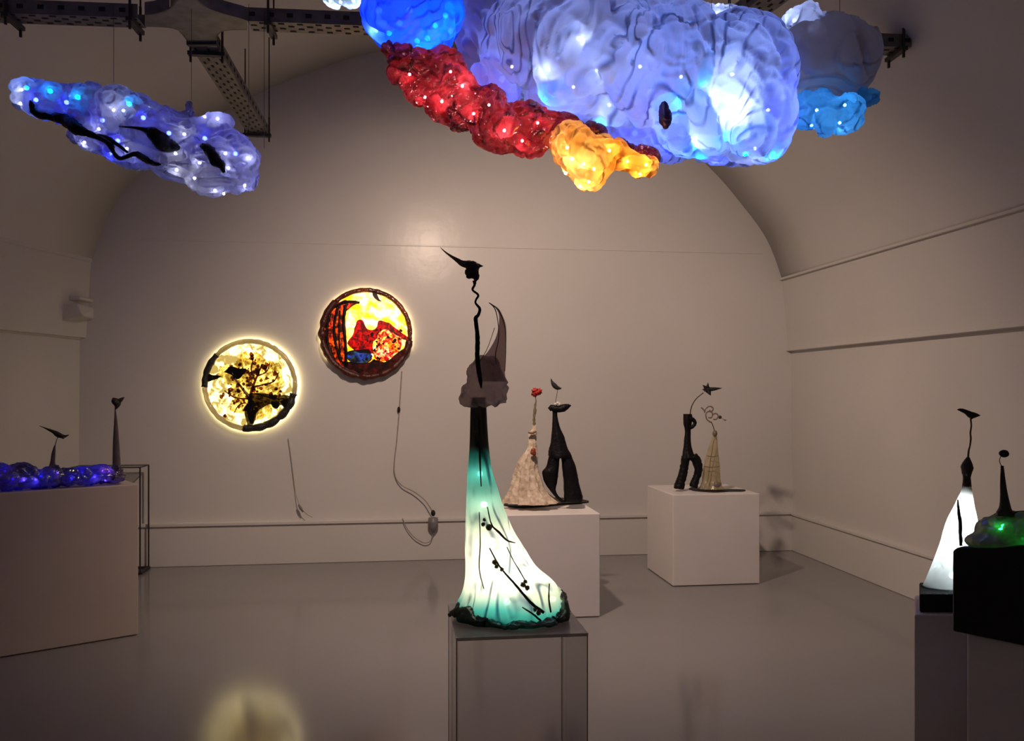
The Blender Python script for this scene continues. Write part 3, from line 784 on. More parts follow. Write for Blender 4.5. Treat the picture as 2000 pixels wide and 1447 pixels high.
for pts, r in [([(-.46,.62),(-.50,.2),(-.46,-.2),(-.44,-.7)], .035), ([(-.62,.60),(-.70,.2),(-.68,-.2),(-.55,-.65)], .03), ([(-.8,.42),(-.86,.1),(-.84,-.25),(-.7,-.6)], .035), ([(-.75,.55),(-.5,.68),(-.3,.70),(-.15,.68)], .03), ([(-.58,.5),(-.6,.1),(-.58,-.5)], .02)]:
    q = cr(pts, 6); mb.tube([uv(c, R, u, v, .062) for u, v in q], [r*R]*len(q), 7, True, .4, 2)
mb.build('trunk_line', M_brown, d2)
mb = MB(); patch(mb, c, R, [(-.42,-.22),(-.30,-.02),(-.20,.28),(-.08,.28),(.02,.10),(.18,.08),(.28,.28),(.45,.26),(.68,.10),(.96,-.12),(.82,-.12),(.62,.0),(.42,.10),(.27,.02),(.22,-.12),(.14,-.2),(.16,-.48),(.1,-.44),(-.2,-.42)], .052, seed=4)
mb.build('red_hills', M_red, d2, False)
mb = MB(); patch(mb, c, R, [(-.05,-.02),(.05,.02),(.05,-.12),(-.03,-.16)], .060, seed=1); patch(mb, c, R, [(.22,.02),(.45,.14),(.66,.02),(.78,-.14),(.74,-.38),(.55,-.58),(.30,-.62),(.16,-.50),(.22,-.25)], .060, seed=2)
mb.build('pale_ground', M_redl, d2, False)
mb = MB(); patch(mb, c, R, [(-.50,-.42),(-.25,-.38),(.05,-.36),(.12,-.58),(-.05,-.68),(-.35,-.64)], .060, seed=5); mb.build('blue_pond', M_blue, d2, False)
mb = MB(); patch(mb, c, R, [(-.55,-.62),(-.30,-.64),(-.02,-.66),(.20,-.60),(.45,-.62),(.72,-.40),(.92,-.30),(.72,-.66),(.35,-.92),(-.10,-.95),(-.42,-.85)], .056, seed=6); mb.build('dark_ground', M_dred, d2, False)
mb = MB()
patch(mb, c, R, [(.16,.94),(.22,.92),(.28,.78),(.34,.72),(.24,.74),(.14,.86)], .066, .004, .02, 2); mb.build('leaf_sprig', M_brown, d2, False)
mb = MB(); random.seed(5)
for i in range(40):
    u = random.uniform(.0, .78); v = random.uniform(-.62, .1); s = random.uniform(.015, .04)
    patch(mb, c, R, [(u+s*math.cos(b)*random.uniform(.4, 1.5), v+s*math.sin(b)*random.uniform(.4, 1.5)) for b in (0, 1, 2, 3, 4, 5.2)], .068+.0003*i, .003, 0, 3, 2)
mb.build('bramble_specks', M_dred, d2, False, 'stuff')
mb = MB(); patch(mb, c, R, [(.88,-.22),(1.02,-.12),(1.04,-.16),(.92,-.38)][:0] or [(.85,-.20),(.95,-.10),(.95,-.16),(.90,-.38)], .072, seed=5); mb.build('red_corner', M_rimr, d2, False)

# cables on the end wall
M_cable = solid('pale_cable', (.40, .36, .33), .5)
M_plug = solid('grey_plug', (.22, .21, .22), .4)
def ycable(px, dy, r):
    return [onY(x, y, YB-dy) for x, y in cr(px, 6)]
cb = thing('power_cable', 'thin cable hanging from the upper backlit disc to a grey plug', 'cable', onY(845, 1020, YB-.07))
mb = MB(); mb.tube([onY(x, y, YB-.02-.055*max(0, min(1, (y-930)/60))) for x, y in cr([(785,725),(780,800),(775,860),(770,905),(772,930),(785,948),(808,960),(828,975),(838,988),(845,1000)], 6)], .005, 6)
mb.build('cord', M_cable, cb)
mb = MB(); q = onY(779, 800, YB-.024); mb.ball(q, (.014, .012, .028)); mb.build('inline_switch', M_blackm, cb)
mb = MB(); q = onY(846, 1002, YB-.085); mb.ball(q, (.02, .018, .028), rough=.2); mb.build('plug_top', M_blackm, cb)
mb = MB(); q = onY(846, 1022, YB-.085); mb.tube([q+Vector((0,0,.055)), q+Vector((0,0,.05)), q-Vector((0,0,.03)), q-Vector((0,0,.06)), q-Vector((0,0,.085))], [.02,.043,.045,.025,.01], 12); mb.build('plug_body', M_plug, cb)
mb = MB(); mb.tube([onY(x, y, YB-.075) for x, y in cr([(786,1012),(795,1032),(810,1050),(828,1060),(840,1057),(845,1045)], 6)], .004, 6); mb.build('loop_cord', M_cable, cb)
mb = MB(); mb.tube([onY(x, y, YB-.02-.05*max(0, min(1, (y-960)/30))) for x, y in cr([(563,855),(568,890),(573,930),(578,965),(586,988),(598,1003),(610,1010)], 6)], .003, 6)
cc = thing('power_cable', 'faint thin cable hanging from the lower backlit disc to the ledge', 'cable', onY(600, 1005, YB-.07))
mb.build('cord', M_cable, cc)
mb = MB(); a, b = onY(583, 985, YB-.06), onY(592, 1000, YB-.07); mb.tube([a, (a+b)/2, b], [.008, .013, .006], 8); mb.build('inline_switch', M_plug, cc)

# ------------------------------------------------------------------ plinths
def plinth(name, label, x0, x1, y0, y1, z1, mat, rot=0, piv=None, cat='plinth', bev=.006):
    mb = MB(); mb.box((x0, y0, 0.004), (x1, y1, z1))
    if rot:
        m = Matrix.Translation(piv) @ Matrix.Rotation(rot, 4, 'Z') @ Matrix.Translation(-Vector(piv)); mb.v = [m @ p for p in mb.v]
    o = mb.build(name, mat, None, False, None, bev)
    return tag(o, label, cat)
a = onZ(1312, 1144, 0); b = onZ(1487, 1142, 0)
PR = (a.x, b.x, (a.y+b.y)/2, .706)
plinth('plinth', 'white cube plinth under the dancing black and white pair', a.x, b.x, PR[2], PR[2]+.68, PR[3], M_plinth)
b = onZ(1172, 1205, 0)
PM = (b.x-.78, b.x, b.y, .69)
plinth('plinth', 'white plinth carrying the cream and black gown couple, behind the glowing bird figure', PM[0], PM[1], PM[2], PM[2]+.70, PM[3], M_plinth)
# left plinth, turned
a = onZ(270, 1240, 0)
ang = math.atan2(.37, .63)
plinth('plinth', 'long white plinth at the left edge under the indigo glowing landscape', a.x-1.25, a.x, a.y, a.y+.5, .93, solid('plinth_white_dimmed', (.58, .49, .42), .5, scale=3, var=.03), ang, Vector((a.x, a.y, 0)))  # white plinth, its colour darkened and warmed to paint in the dim light here
# right plinths
a = onZ(1786, 1200, .745)
RA = a
rd = Vector((a.x, a.y, 0)).normalized(); rs = RV.copy()
def turned(z0, z1, c0, s0, s1, t0_, t1_):
    q = [c0 + rs*s0 + rd*t0_, c0 + rs*s1 + rd*t0_, c0 + rs*s1 + rd*t1_, c0 + rs*s0 + rd*t1_]
    return MB().hexa([(p.x, p.y, z0) for p in q] + [(p.x, p.y, z1) for p in q])
tag(turned(.004, .745, a, 0, .50, 0, .30).build('plinth', M_plinthdark, None, False, None, .006), 'dark grey plinth at the right edge under the lit white cone', 'plinth')
MB()
p0 = onZ(1860, 1234, .745); p1 = onZ(2000, 1263, .745); dv = (p1-p0).normalized(); pv = Vector((-dv.y, dv.x, 0))
LN = .62
ptop = [p0 + dv*.0, p0 + dv*LN, p0 + dv*LN + pv*.33, p0 + pv*.33]
mb = MB(); ptop = [p0 + dv*.035 + pv*.02, p0 + dv*LN + pv*.02, p0 + dv*LN + pv*.20, p0 + dv*.035 + pv*.20]
mb.hexa([(q.x, q.y, .004) for q in ptop] + [(q.x, q.y, .745) for q in ptop])
tag(mb.build('plinth', M_plinthdark, None, False, None, .006), 'dark grey plinth at the right edge directly under the black box', 'plinth')

# clear acrylic plinth in the middle
fr0 = onZ(890, 1244, .75); fr1 = onZ(1150, 1238, .75)
ax0, ax1, ay0 = fr0.x, fr1.x, (fr0.y+fr1.y)/2; ay1 = ay0 + .42
M_acr = acrylic('clear_acrylic', (.975, .97, .975), .08, .05, .05)
M_acre = solid('acrylic_edge', (.34, .29, .28), .25, var=.05)
M_acrt = acrylic('frosted_acrylic', (.90, .88, .88), .08, .12, .45)
ap = thing('acrylic_plinth', 'clear acrylic box plinth in the foreground under the glowing bird figure', 'plinth', ((ax0+ax1)/2, (ay0+ay1)/2, 0))
T = .008
for nm, lo, hi in [('side_panel', (ax0, ay0, .004), (ax1, ay0+T, .742)), ('side_panel', (ax0, ay1-T, .004), (ax1, ay1, .742)),
                   ('side_panel', (ax0, ay0+T, .004), (ax0+T, ay1-T, .742)), ('side_panel', (ax1-T, ay0+T, .004), (ax1, ay1-T, .742))]:
    MB().box(lo, hi).build(nm, M_acr, ap, False)
MB().box((ax0, ay0, .742), (ax1, ay1, .75)).build('top_panel', M_acrt, ap, False)
for x in (ax0+.002, ax1-.002):
    for y in (ay0-.001, ay1-.003):
        mb = MB(); mb.bar((x, y, .004), (x, y, .742), .003, .003); mb.build('glued_edge', M_acre, ap, False)
M_lip = solid('polished_edge', (.85, .78, .74), .2)
MB().box((ax0, ay0-.003, .741), (ax1, ay0-.0005, .751)).build('front_lip', M_lip, ap, False)

# ------------------------------------------------------------------ glowing bird figure
ZS = 2.80; BZ = .751
bird = thing('bird_lamp', 'tall glowing teal and white cloaked bird figure with crooked neck and long beak', 'lamp sculpture', (D(990, 1200, ZS).x, D(990, 1200, ZS).y, BZ))
def zof(py): return CAMZ + (HY-py)/F*ZS
F_skirt = film('skirt_film', (1.0, .98, .90), (.82, .86, .74), clear=.08, trans=.85, gloss=.08, scale=9, bump=.7, crease=.92, rough=.3, fold=34, fscale=5, fstr=.9, stretch=(1.6, 1.6, .35),
               zband=[(BZ, (.005, .03, .03)), (zof(1200), (.01, .16, .17)), (zof(1178), (.10, .60, .58)), (zof(1150), (.9, .95, .86)), (zof(1040), (.95, .95, .85)), (zof(985), (.45, .80, .70)), (zof(930), (.14, .70, .68)), (zof(878), (.05, .45, .46)), (zof(862), (.06, .05, .045)), (zof(800), (.05, .042, .04))])
rows = [(776,922,948),(798,919,950),(835,918,952),(873,917,955),(918,914,961),(950,912,971),(987,911,982),(1012,910,992),(1039,909,1004),(1074,909,1026),(1108,910,1048),(1135,909,1080),(1160,904,1102),(1184,893,1112),(1203,890,1112),(1214,898,1100)]
mb = MB(); profile(mb, rows, ZS, .75, 11, .045, 96, 6, 1.3, BZ, .15)
sk = mb.build('skirt', F_skirt, bird)
bk = bvh_of([sk.data])
for px, py, r, e in [(985, 1130, .022, 42), (960, 1060, .016, 26), (1030, 1150, .018, 34), (945, 985, .011, 18), (938, 925, .009, 14), (1080, 1170, .010, 6), (990,1175,.012,8)]:
    p = D(px, py, ZS); mb = MB(); mb.ball(p, r, 10, 8); mb.build('bulb', emit('skirt_bulb', (1.0, .97, .82), e*1.2), bird)
def skin_tube(pts, name, mat, bv, parent, zc, off=-.003, seed=0):
    mb = MB(); P = []; R = []
    for x, y, r in cr(pts, 5):
        p = surf(bv, x, y, off) or D(x, y, zc)
        P.append(p); R.append(r/F*zc)
    mb.tube(P, R, 7, True, .3, seed); return mb.build(name, mat, parent)
M_twig = solid('dark_twig', (.035, .028, .02), .6, bump=.4, scale=60)
M_bud = solid('dried_bud', (.22, .17, .09), .6, bump=.6, scale=90)
tw = skin_tube([(956,1070,1.2),(972,1100,1.6),(985,1118,2),(1005,1140,2.2),(1020,1158,2.6),(1040,1180,3),(1062,1196,3)], 'twig', M_twig, bk, bird, ZS, seed=1)
skin_tube([(952,990,1),(960,1024,1.4),(975,1040,2.4),(990,1055,1.8),(1006,1060,1)], 'twig', M_twig, bk, bird, ZS, seed=2)
skin_tube([(990,1068,1),(1003,1095,1),(1018,1120,1.2),(1028,1138,1)], 'twig', M_twig, bk, bird, ZS, seed=3)
skin_tube([(1020,1186,1),(1042,1200,1.8),(1056,1212,2)], 'twig', M_twig, bk, bird, ZS, seed=4)
skin_tube([(1073,1140,1.2),(1072,1170,1.5),(1076,1196,1.8)], 'twig', M_twig, bk, bird, ZS, seed=6)
skin_tube([(936,1000,1),(938,1060,1.3),(936,1110,1.2),(945,1150,1)], 'twig', solid('pale_twig', (.30,.26,.17), .6), bk, bird, ZS, seed=5)
skin_tube([(938,820,1),(937,860,2.4),(938,915,1.6),(940,950,1)], 'twig', M_twig, bk, bird, ZS, seed=7)
for x, y, s in [(966,1098,5),(970,1106,4),(980,1112,4),(1022,1142,5),(1030,1148,5),(1026,1136,4),(955,1030,6),(944,1024,4),(946,1015,3),(1045,1190,4),(1052,1196,5)]:
    p = surf(bk, x, y, -.004)
    if p: mb = MB(); mb.ball(p, s/F*ZS, 9, 7, .5, x); mb.build('bud', M_bud, tw)
# ragged hem
M_hem = film('hem_resin', (.24, .21, .18), (.10, .13, .12), clear=.25, trans=.5, gloss=.16, scale=14, crease=.6)
def hem(ells, name, mat, disp, vox=.006):
    me = blob(ells, vox, 2, disp); 
    for v_ in me.vertices: v_.co.z = max(v_.co.z, BZ+.0005)
    return link(name, me, mat, bird)
hem([((D(x, y, z))[:], (rx/F*ZS, dz, ry/F*ZS)) for x, y, rx, ry, z, dz in [(884,1199,12,9,ZS-.02,.03),(900,1190,16,16,ZS-.02,.05),(915,1196,20,14,ZS-.06,.06),(935,1206,26,10,ZS-.09,.05)]], 'hem_tail', M_hem, crinkle(.006, .012, .004, 22, 2))
M_hemd = film('dark_teal_hem_resin', (.01, .10, .11), (.03, .30, .31), clear=.22, trans=.5, gloss=.2, scale=14, crease=.6, rough=.15)
hem([((D(x, y, z))[:], (rx/F*ZS, dz, ry/F*ZS)) for x, y, rx, ry, z, dz in [(970,1214,24,9,ZS-.12,.03),(1000,1220,34,9,ZS-.14,.03),(1035,1218,34,8,ZS-.14,.03),(1065,1214,28,10,ZS-.11,.04)]], 'hem_fold', M_hemd, crinkle(.006, .010, .004, 22, 5))
hem([((D(x, y, z))[:], (rx/F*ZS, dz, ry/F*ZS)) for x, y, rx, ry, z, dz in [(1098,1168,14,18,ZS-.02,.06),(1102,1190,12,18,ZS-.03,.06),(1085,1202,22,14,ZS-.07,.05)]], 'hem_roll', M_hem, crinkle(.006, .012, .004, 22, 9))
# hip ruffle and tail sail
F_ruf = film('smoky_ruffle', (.62, .56, .60), (.74, .66, .64), clear=.45, trans=.7, gloss=.14, scale=14, bump=.5, crease=.35)
me = blob([((D(x, y, z))[:], (rx/F*ZS, dz, ry/F*ZS)) for x, y, rx, ry, z, dz in
           [(935,735,26,34,ZS,.04),(925,765,26,24,ZS,.045),(950,770,26,24,ZS-.02,.045),(908,778,13,15,ZS-.02,.035),(915,790,12,8,ZS-.03,.03),(962,740,24,30,ZS,.04),(978,760,15,24,ZS,.035),(985,780,9,12,ZS-.01,.03),(966,786,15,15,ZS-.03,.03),(938,786,30,16,ZS-.01,.045),(912,782,18,16,ZS-.02,.035),(970,755,26,30,ZS,.04),(940,712,18,22,ZS,.03),(962,712,16,20,ZS,.03)]], .006, 2, crinkle(.008, .012, .003, 16, 3))
link('hip_ruffle', me, F_ruf, bird)
F_sail = film('smoky_sail', (.72, .62, .60), (.80, .70, .66), clear=.42, trans=.6, gloss=.06, scale=10, bump=.4, crease=.3)
# sail: a curved double-skinned leaf
q = cr([(591,955,956.5),(596,962,964.5),(603,969,974),(615,974.5,981),(635,974,988),(660,968,989),(685,954,988),(705,938,987),(725,935,986),(745,940,988)], 5)
mb = MB(); rr = []
for i, (y, l, r) in enumerate(q):
    t_ = i/(len(q)-1); ring = []
    for k in range(28):
        an = 2*PI*k/28; xx = math.cos(an); dd = math.sin(an)
        belly = .035*t_*(1-xx*xx)
        ring.append(D((l+r)/2 + (r-l)/2*xx, y, ZS + .02 - belly + dd*(.002+.010*t_)) )
    rr.append(ring)
mb.rings(rr); mb.build('tail_sail', F_sail, bird)
M_vein = solid('dark_vein', (.10, .075, .075), .5)
for pts in [[(955,591,.8),(966,602,1),(972,625,.8),(974,660,.9),(968,690,.9),(969,712,.6)], [(958,593,.8),(975,608,1),(986,640,.8),(988,680,.7),(986,725,.7)], [(966,640,.6),(952,680,.6),(938,704,.7)]]:
    mb = MB(); ptube(mb, [(x, y, r, -.03*max(0, (y-600)/140)) for x, y, r in pts], ZS, 6, 5, .1); mb.build('sail_vein', M_vein, bird)
mb = MB(); ptube(mb, [(926,548,3.5,-.03),(927,556,2.5,-.03),(923,566,2.2,-.03),(934,576,2.2,-.03),(930,585,2,-.03),(929,592,2,-.03),(937,603,2.8,-.03),(934,615,3.2,-.03),(929,622,4,-.03),(931,640,4,-.03),(933,665,4.6,-.03),(932,690,4.4,-.04),(934,715,4.8,-.05),(937,735,4.5,-.055),(939,750,3,-.055),(940,758,1,-.05)], ZS, 10, 5, .25, 3)
mb.build('crooked_neck', M_black, bird)
M_head = solid('dark_plum_resin', (.045, .030, .036), .4, bump=.6, scale=60)
ZH = ZS - .03
me = blob([((D(x, y, ZH))[:], (rx/F*ZH, dz, ry/F*ZH)) for x, y, rx, ry, dz in [(918,517,13,11,.022),(926,522,12,12,.022),(918,530,12,11,.02),(916,541,7,5,.012),(931,537,8,12,.014),(929,548,5,8,.01),(936,519,7,4,.01)]], .004, 2, crinkle(.004, .006, .002, 30, 1))
link('head', me, M_head, bird)
mb = MB(); ptube(mb, [(934,518,4),(940,519.5,2),(944,519,.4)], ZH, 8, 4, .1); mb.build('crest', M_head, bird)
M_beak = solid('grey_beak', (.16, .13, .14), .4, bump=.3, scale=50)
mb = MB(); ptube(mb, [(910,516,7.5),(902,514,6),(893,508,4.2),(882,501,2.6),(872,494,1.6),(865,488,1.0),(860,483,.3)], ZH, 10, 5, .08); mb.build('beak', M_beak, bird)

# ------------------------------------------------------------------ cream and black gown couple
ZM = 5.85; MZ = PM[3]
def base_at(px, zc, z): 
    p = D(px, 1000, zc); return Vector((p.x, p.y, z))
M_cream2 = solid('cream_plaster_cloth', (.78, .66, .52), .75, bump=1.0, scale=30, mixc=(.45, .33, .24), detail=6)
M_redp = solid('red_paper', (.45, .02, .02), .5, bump=.5, scale=40)
M_dkred = solid('rust_red_patch', (.30, .05, .02), .6)
cz = thing('gown_figure', 'cream pleated gown figure with a red rose for a head', 'sculpture', base_at(1040, ZM, MZ))
def zy7(x, y): return 960+x/4.823, 720+y/4.823
def r7(y, a, b): return (720+y/4.823, 960+a/4.823, 960+b/4.823)
mb = MB(); profile(mb, [r7(530,388,425), r7(570,380,425), r7(605,352,428), r7(650,348,424), r7(700,345,425), r7(760,332,430), r7(850,268,432), r7(950,228,440), r7(1050,202,468), r7(1150,180,500), r7(1220,150,570), r7(1265,130,615)], ZM, .7, 10, .14, 72, 5, 2, MZ+.012, .17, .05)
mb.build('gown', M_cream2, cz)
mb = MB(); ptube(mb, [(*zy7(405,545),2.8),(*zy7(400,480),2.2),(*zy7(408,400),2.6),(*zy7(410,350),2.2),(*zy7(418,300),1.2),(*zy7(412,260),1)], ZM, 8, 4, .5, 3); mb.build('neck_stem', M_bud, cz)
mb = MB(); random.seed(3)
q = D(*zy7(418,220), ZM)
for i in range(9):
    a = i*2.4; rr_ = .008 + .003*i; mb.ball(q + RV*math.cos(a)*rr_*.7 + Vector((0,0,1))*math.sin(a)*rr_*.45 - FV*.006*math.cos(i), (.012+.0012*i, .012, .009+.001*i), 12, 9, 1.1, i, 5)
mb.ball(D(*zy7(405,248), ZM), (.012, .01, .012), 8, 6, .3, 2)
mb.build('rose_head', M_redp, cz)
mb = MB()
for (x, y, s) in [(395,775,.018),(400,795,.015),(385,790,.014)]: mb.ball(D(*zy7(x, y), ZM-.065), (s, .012, s*1.1), 9, 7, .4, x)
mb.build('rust_patch', M_dkred, cz)
mb = MB(); ptube(mb, [(*zy7(345,600),1.2),(*zy7(380,605),2.4),(*zy7(420,590),2)], ZM-.04, 8, 4, .4); mb.build('collar', M_bud, cz)
mb = MB(); a0 = onZ(985, 990, MZ); 
bp_ = [onZ(x, y, MZ) for x, y in cr([(984,988),(1010,992),(1060,990),(1100,986),(1135,984),(1150,981),(1120,976),(1060,974),(1000,976),(984,988)], 4)[:-1]]
k = len(bp_); mb.add([p + Vector((0,0,.001)) for p in bp_] + [p + Vector((0,0,.012)) for p in bp_], [tuple(range(k-1, -1, -1)), tuple(range(k, 2*k))] + [(i, (i+1) % k, (i+1) % k+k, i+k) for i in range(k)])
tag(mb.build('sculpture_base', M_blackm, None, False), 'thin black base sheet under the cream gown figure', 'base')

bz = thing('gown_figure', 'black split-skirt figure with dish-shaped shoulders and a bird above', 'sculpture', base_at(1100, ZM, MZ))
mb = MB(); profile(mb, [r7(395,572,622), r7(440,575,620), r7(520,572,636), r7(580,570,655), r7(640,564,684), r7(700,556,702), r7(760,545,724), r7(810,540,748), r7(840,545,750)], ZM, .6, 7, .08, 40, 4, 4, None, .10, .05); mb.build('bodice', M_black, bz)
mb = MB(); profile(mb, [r7(800,545,648), r7(850,533,640), r7(920,515,636), r7(970,478,630), r7(1030,485,622), r7(1090,510,612), r7(1140,545,605), r7(1190,585,625), r7(1230,625,668), r7(1255,655,700)], ZM, .7, 6, .06, 36, 4, 1, MZ+.013, .09, .05); mb.build('skirt_panel', M_black, bz)
mb = MB(); profile(mb, [r7(800,650,745), r7(850,657,765), r7(920,664,795), r7(1000,672,812), r7(1080,680,826), r7(1150,682,846), r7(1210,680,862), r7(1250,690,856)], ZM, .7, 6, .06, 36, 4, 3, MZ+.013, .10, .05); mb.build('skirt_panel', M_black, bz)
mb = MB(); ptube(mb, [(*zy7(542,385),4),(*zy7(565,370),6),(*zy7(600,375),7),(*zy7(650,378),7),(*zy7(690,365),7),(*zy7(722,352),4.5),(*zy7(750,345),.6)], ZM, 12, 4, .25, 6); mb.build('shoulder_dish', M_black, bz)
mb = MB(); ptube(mb, [(*zy7(600,345),.6),(*zy7(605,300),.5),(*zy7(615,250),.5),(*zy7(622,190),.5)], ZM, 6, 4, 0); mb.build('bird_wire', M_wire, bz)
mb = MB(); ptube(mb, [(*zy7(560,92),.5),(*zy7(570,125),2.6),(*zy7(590,155),4.6),(*zy7(615,178),4.2),(*zy7(640,185),2.6),(*zy7(660,184),.6)], ZM, 10, 4, .1); mb.build('bird', M_blackm, bz)
mb = MB()
for x, y in [(600,335),(625,325),(640,335)]: mb.ball(D(*zy7(x, y), ZM-.02), .011, 8, 6, .4, x)
mb.build('white_bead', solid('pale_bead', (.7,.65,.6), .4), bz)

# ------------------------------------------------------------------ dancing pair
ZD = 6.75; DZ = PR[3]
def z8(x, y): return 1250+x/3.146, 720+y/3.146
def r8(y, a, b): return (720+y/3.146, 1250+a/3.146, 1250+b/3.146)
dk = thing('dancing_figure', 'black striding trousered figure holding up a dark star-shaped flower', 'sculpture', base_at(1340, ZD, DZ))
mb = MB(); profile(mb, [r8(278,266,318), r8(300,266,322), r8(340,268,318), r8(380,276,312), r8(430,272,312), r8(480,268,318), r8(520,262,332), r8(550,256,352)], ZD, .7, 5, .08, 32, 4, 2, None, None, .06); mb.build('torso', M_black, dk)
mb = MB(); ptube(mb, [(*z8(282,540),9),(*z8(272,600),8),(*z8(262,650),8.5),(*z8(250,690),9),(*z8(240,725),10),(*z8(238,738),9)], ZD, 12, 5, .25, 1); mb.build('leg', M_black, dk)
mb = MB(); ptube(mb, [(*z8(325,535),9),(*z8(350,575),9),(*z8(360,620),8),(*z8(348,665),7),(*z8(335,700),8),(*z8(328,728),8)], ZD, 12, 5, .25, 2); mb.build('leg', M_black, dk)
mb = MB(); ptube(mb, [(*z8(305,300),4),(*z8(330,318),4),(*z8(338,335),3.5),(*z8(325,355),3.5),(*z8(305,362),4)], ZD-.03, 10, 4, .2, 2); mb.build('arm', M_black, dk)
mb = MB(); ptube(mb, [(*z8(308,290),1.2),(*z8(312,250),1.1),(*z8(325,215),1),(*z8(350,180),.9),(*z8(390,148),.9)], ZD, 7, 5, .1); mb.build('flower_stem', M_twig, dk)
mb = MB(); q0 = D(*z8(415,128), ZD)
for (x, y, r) in [(505,119,3.4),(385,100,3.2),(418,85,2.6),(435,165,3.6),(382,128,3),(395,140,2.8)]:
    q1 = D(*z8(x, y), ZD - .03); mb.tube([q0, q0.lerp(q1, .5), q1], [5/F*ZD, r/F*ZD, .001], 8, True, .2, x)
mb.ball(q0, .026, 10, 8, .4, 2); mb.build('star_flower', M_blackm, dk)
wh = thing('dancing_figure', 'pale sheer figure with a curly wire head, beside the black dancer', 'sculpture', base_at(1392, ZD, DZ))
F_tulle = film('pale_tulle', (.80, .72, .56), (.72, .66, .5), clear=.42, trans=.5, gloss=.04, scale=18, crease=.3, bump=.4)
mb = MB(); profile(mb, [r8(400,450,470), r8(430,440,475), r8(500,418,480), r8(560,402,484), r8(620,392,488), r8(680,385,492), r8(720,372,505), r8(738,360,520)], ZD+.04, .7, 8, .12, 40, 4, 3, DZ+.006, .12, .04); mb.build('sheer_dress', F_tulle, wh)
mb = MB()
for y, a, b in [(535,412,482),(600,395,488)]:
    ptube(mb, [(*z8(a, y),.8),(*z8((a+b)/2, y+6),.8),(*z8(b, y),.8)], ZD-.04, 6, 4, 0)
ptube(mb, [(*z8(455,430),.7),(*z8(440,520),.7),(*z8(425,620),.7),(*z8(415,700),.7)], ZD-.04, 6, 4, 0)
mb.build('dress_wire', M_bud, wh)
M_taupe = solid('taupe_resin', (.22, .16, .13), .5, bump=.4, scale=50)
mb = MB(); mb.ball(D(*z8(460,398), ZD), (.020, .018, .026), 10, 8, .2, 1); mb.build('chest_knot', M_taupe, wh)
mb = MB(); ptube(mb, [(*z8(458,385),.9),(*z8(450,355),.9),(*z8(437,325),.9)], ZD, 6, 4, 0); mb.build('neck_stem', M_twig, wh)
mb = MB()
for pts in [[(435,330),(410,310),(405,275),(425,262),(445,275),(440,300),(420,300)], [(395,270),(410,240),(435,232),(450,245),(440,262),(425,255)], [(445,285),(465,275),(480,290),(470,310),(450,310)], [(400,265),(385,245),(375,240)], [(480,300),(490,292),(500,300)]]:
    ptube(mb, [(*z8(x, y), 1.3) for x, y in pts], ZD, 6, 4, .3, pts[0][0])
mb.build('curly_head', M_taupe, wh)
mb = MB(); mb.ball(D(*z8(492,298), ZD), .014, 8, 6, .2, 1); mb.build('dark_bead', M_twig, wh)
mb = MB(); mb.ball(D(*z8(522,316), ZD), (.014, .01, .008), 8, 6); mb.build('shiny_bead', solid('silver_bead', (.95,.9,.85), .08, metal=1), wh)
mb = MB(); ptube(mb, [(*z8(488,297),.4),(*z8(505,306),.4),(*z8(522,316),.4)], ZD, 5, 3, 0); mb.build('bead_wire', M_wire, wh)
def flatbase(pxs, z, th, name, mat, label, cat):
    bp_ = [onZ(x, y, z) for x, y in cr(list(pxs)+[pxs[0]], 4)[:-1]]; k = len(bp_)
    mb = MB(); mb.add([p + Vector((0,0,.001)) for p in bp_] + [p + Vector((0,0,th)) for p in bp_], [tuple(range(k-1, -1, -1)), tuple(range(k, 2*k))] + [(i, (i+1) % k, (i+1) % k+k, i+k) for i in range(k)])
    return tag(mb.build(name, mat, None, False), label, cat)
flatbase([(1345,955.5),(1360,959.5),(1395,962),(1425,960.5),(1452,960),(1453,957),(1420,956.5),(1398,958),(1370,955.5),(1352,952.5)], DZ, .006, 'sculpture_base', M_blackm, 'thin black leaf-shaped base strip beside the dancing pair', 'base')
mb = MB(); mb.ball(D(*z8(475,712), ZD-.10), (.03, .02, .022), 10, 8, .3, 4); mb.build('hem_knot', M_taupe, wh)

# ------------------------------------------------------------------ left side: landscape, two birds, wire stand
LZ = .93
a = onZ(270, 1240, 0); ux = Vector((-math.cos(ang), -math.sin(ang), 0)); uy = Vector((-math.sin(ang), math.cos(ang), 0))
def LP(s, t_, z): return Vector((a.x, a.y, z)) + ux*s + uy*t_
def lpx(px, py, t_=.18):        # point over the plinth's long axis at that pixel
    r = FV + (px-CX)/F*RV + Vector((0,0,(HY-py)/F))
    o0 = LP(0, t_, 0); nrm = uy
    k = (o0 - CO).dot(nrm)/r.dot(nrm)
    return CO + r*k
F_ind = film('indigo_film', (.03, .02, .28), (.05, .01, .06), clear=.15, trans=.7, gloss=.2, scale=12, bump=.8, crease=.75, rough=.15)
ind = thing('glowing_landscape', 'low crumpled indigo film landscape with blue lights on the left plinth', 'light sculpture', LP(.7, .2, LZ))
es = []
for x, y, rx, ry in [(-60,930,50,30),(5,932,42,30),(40,930,36,28),(75,938,34,20),(105,930,24,22),(130,934,34,20),(165,930,34,22),(195,925,30,20),(222,927,24,18),(234,930,13,12)]:
    p = lpx(x, y, .09); k = (p-CO).dot(FV); es.append((p, (rx/F*k, .085, ry/F*k)))
me = blob(es, .010, 3, crinkle(.014, .022, .008, 9, 6))
for v_ in me.vertices: v_.co.z = max(v_.co.z, LZ+.001)
link('crumpled_film', me, F_ind, ind)
bi = bvh_of([me])
E_ind = emit('led_indigo', (.06, .05, 1.0), 34); E_ind2 = emit('led_violet_white', (.45, .40, 1.0), 160)
leds(ind, bi, [(10,920),(25,935),(0,928),(80,930),(160,922),(186,930),(140,935),(-20,925)], E_ind, .008, (.03, .05))
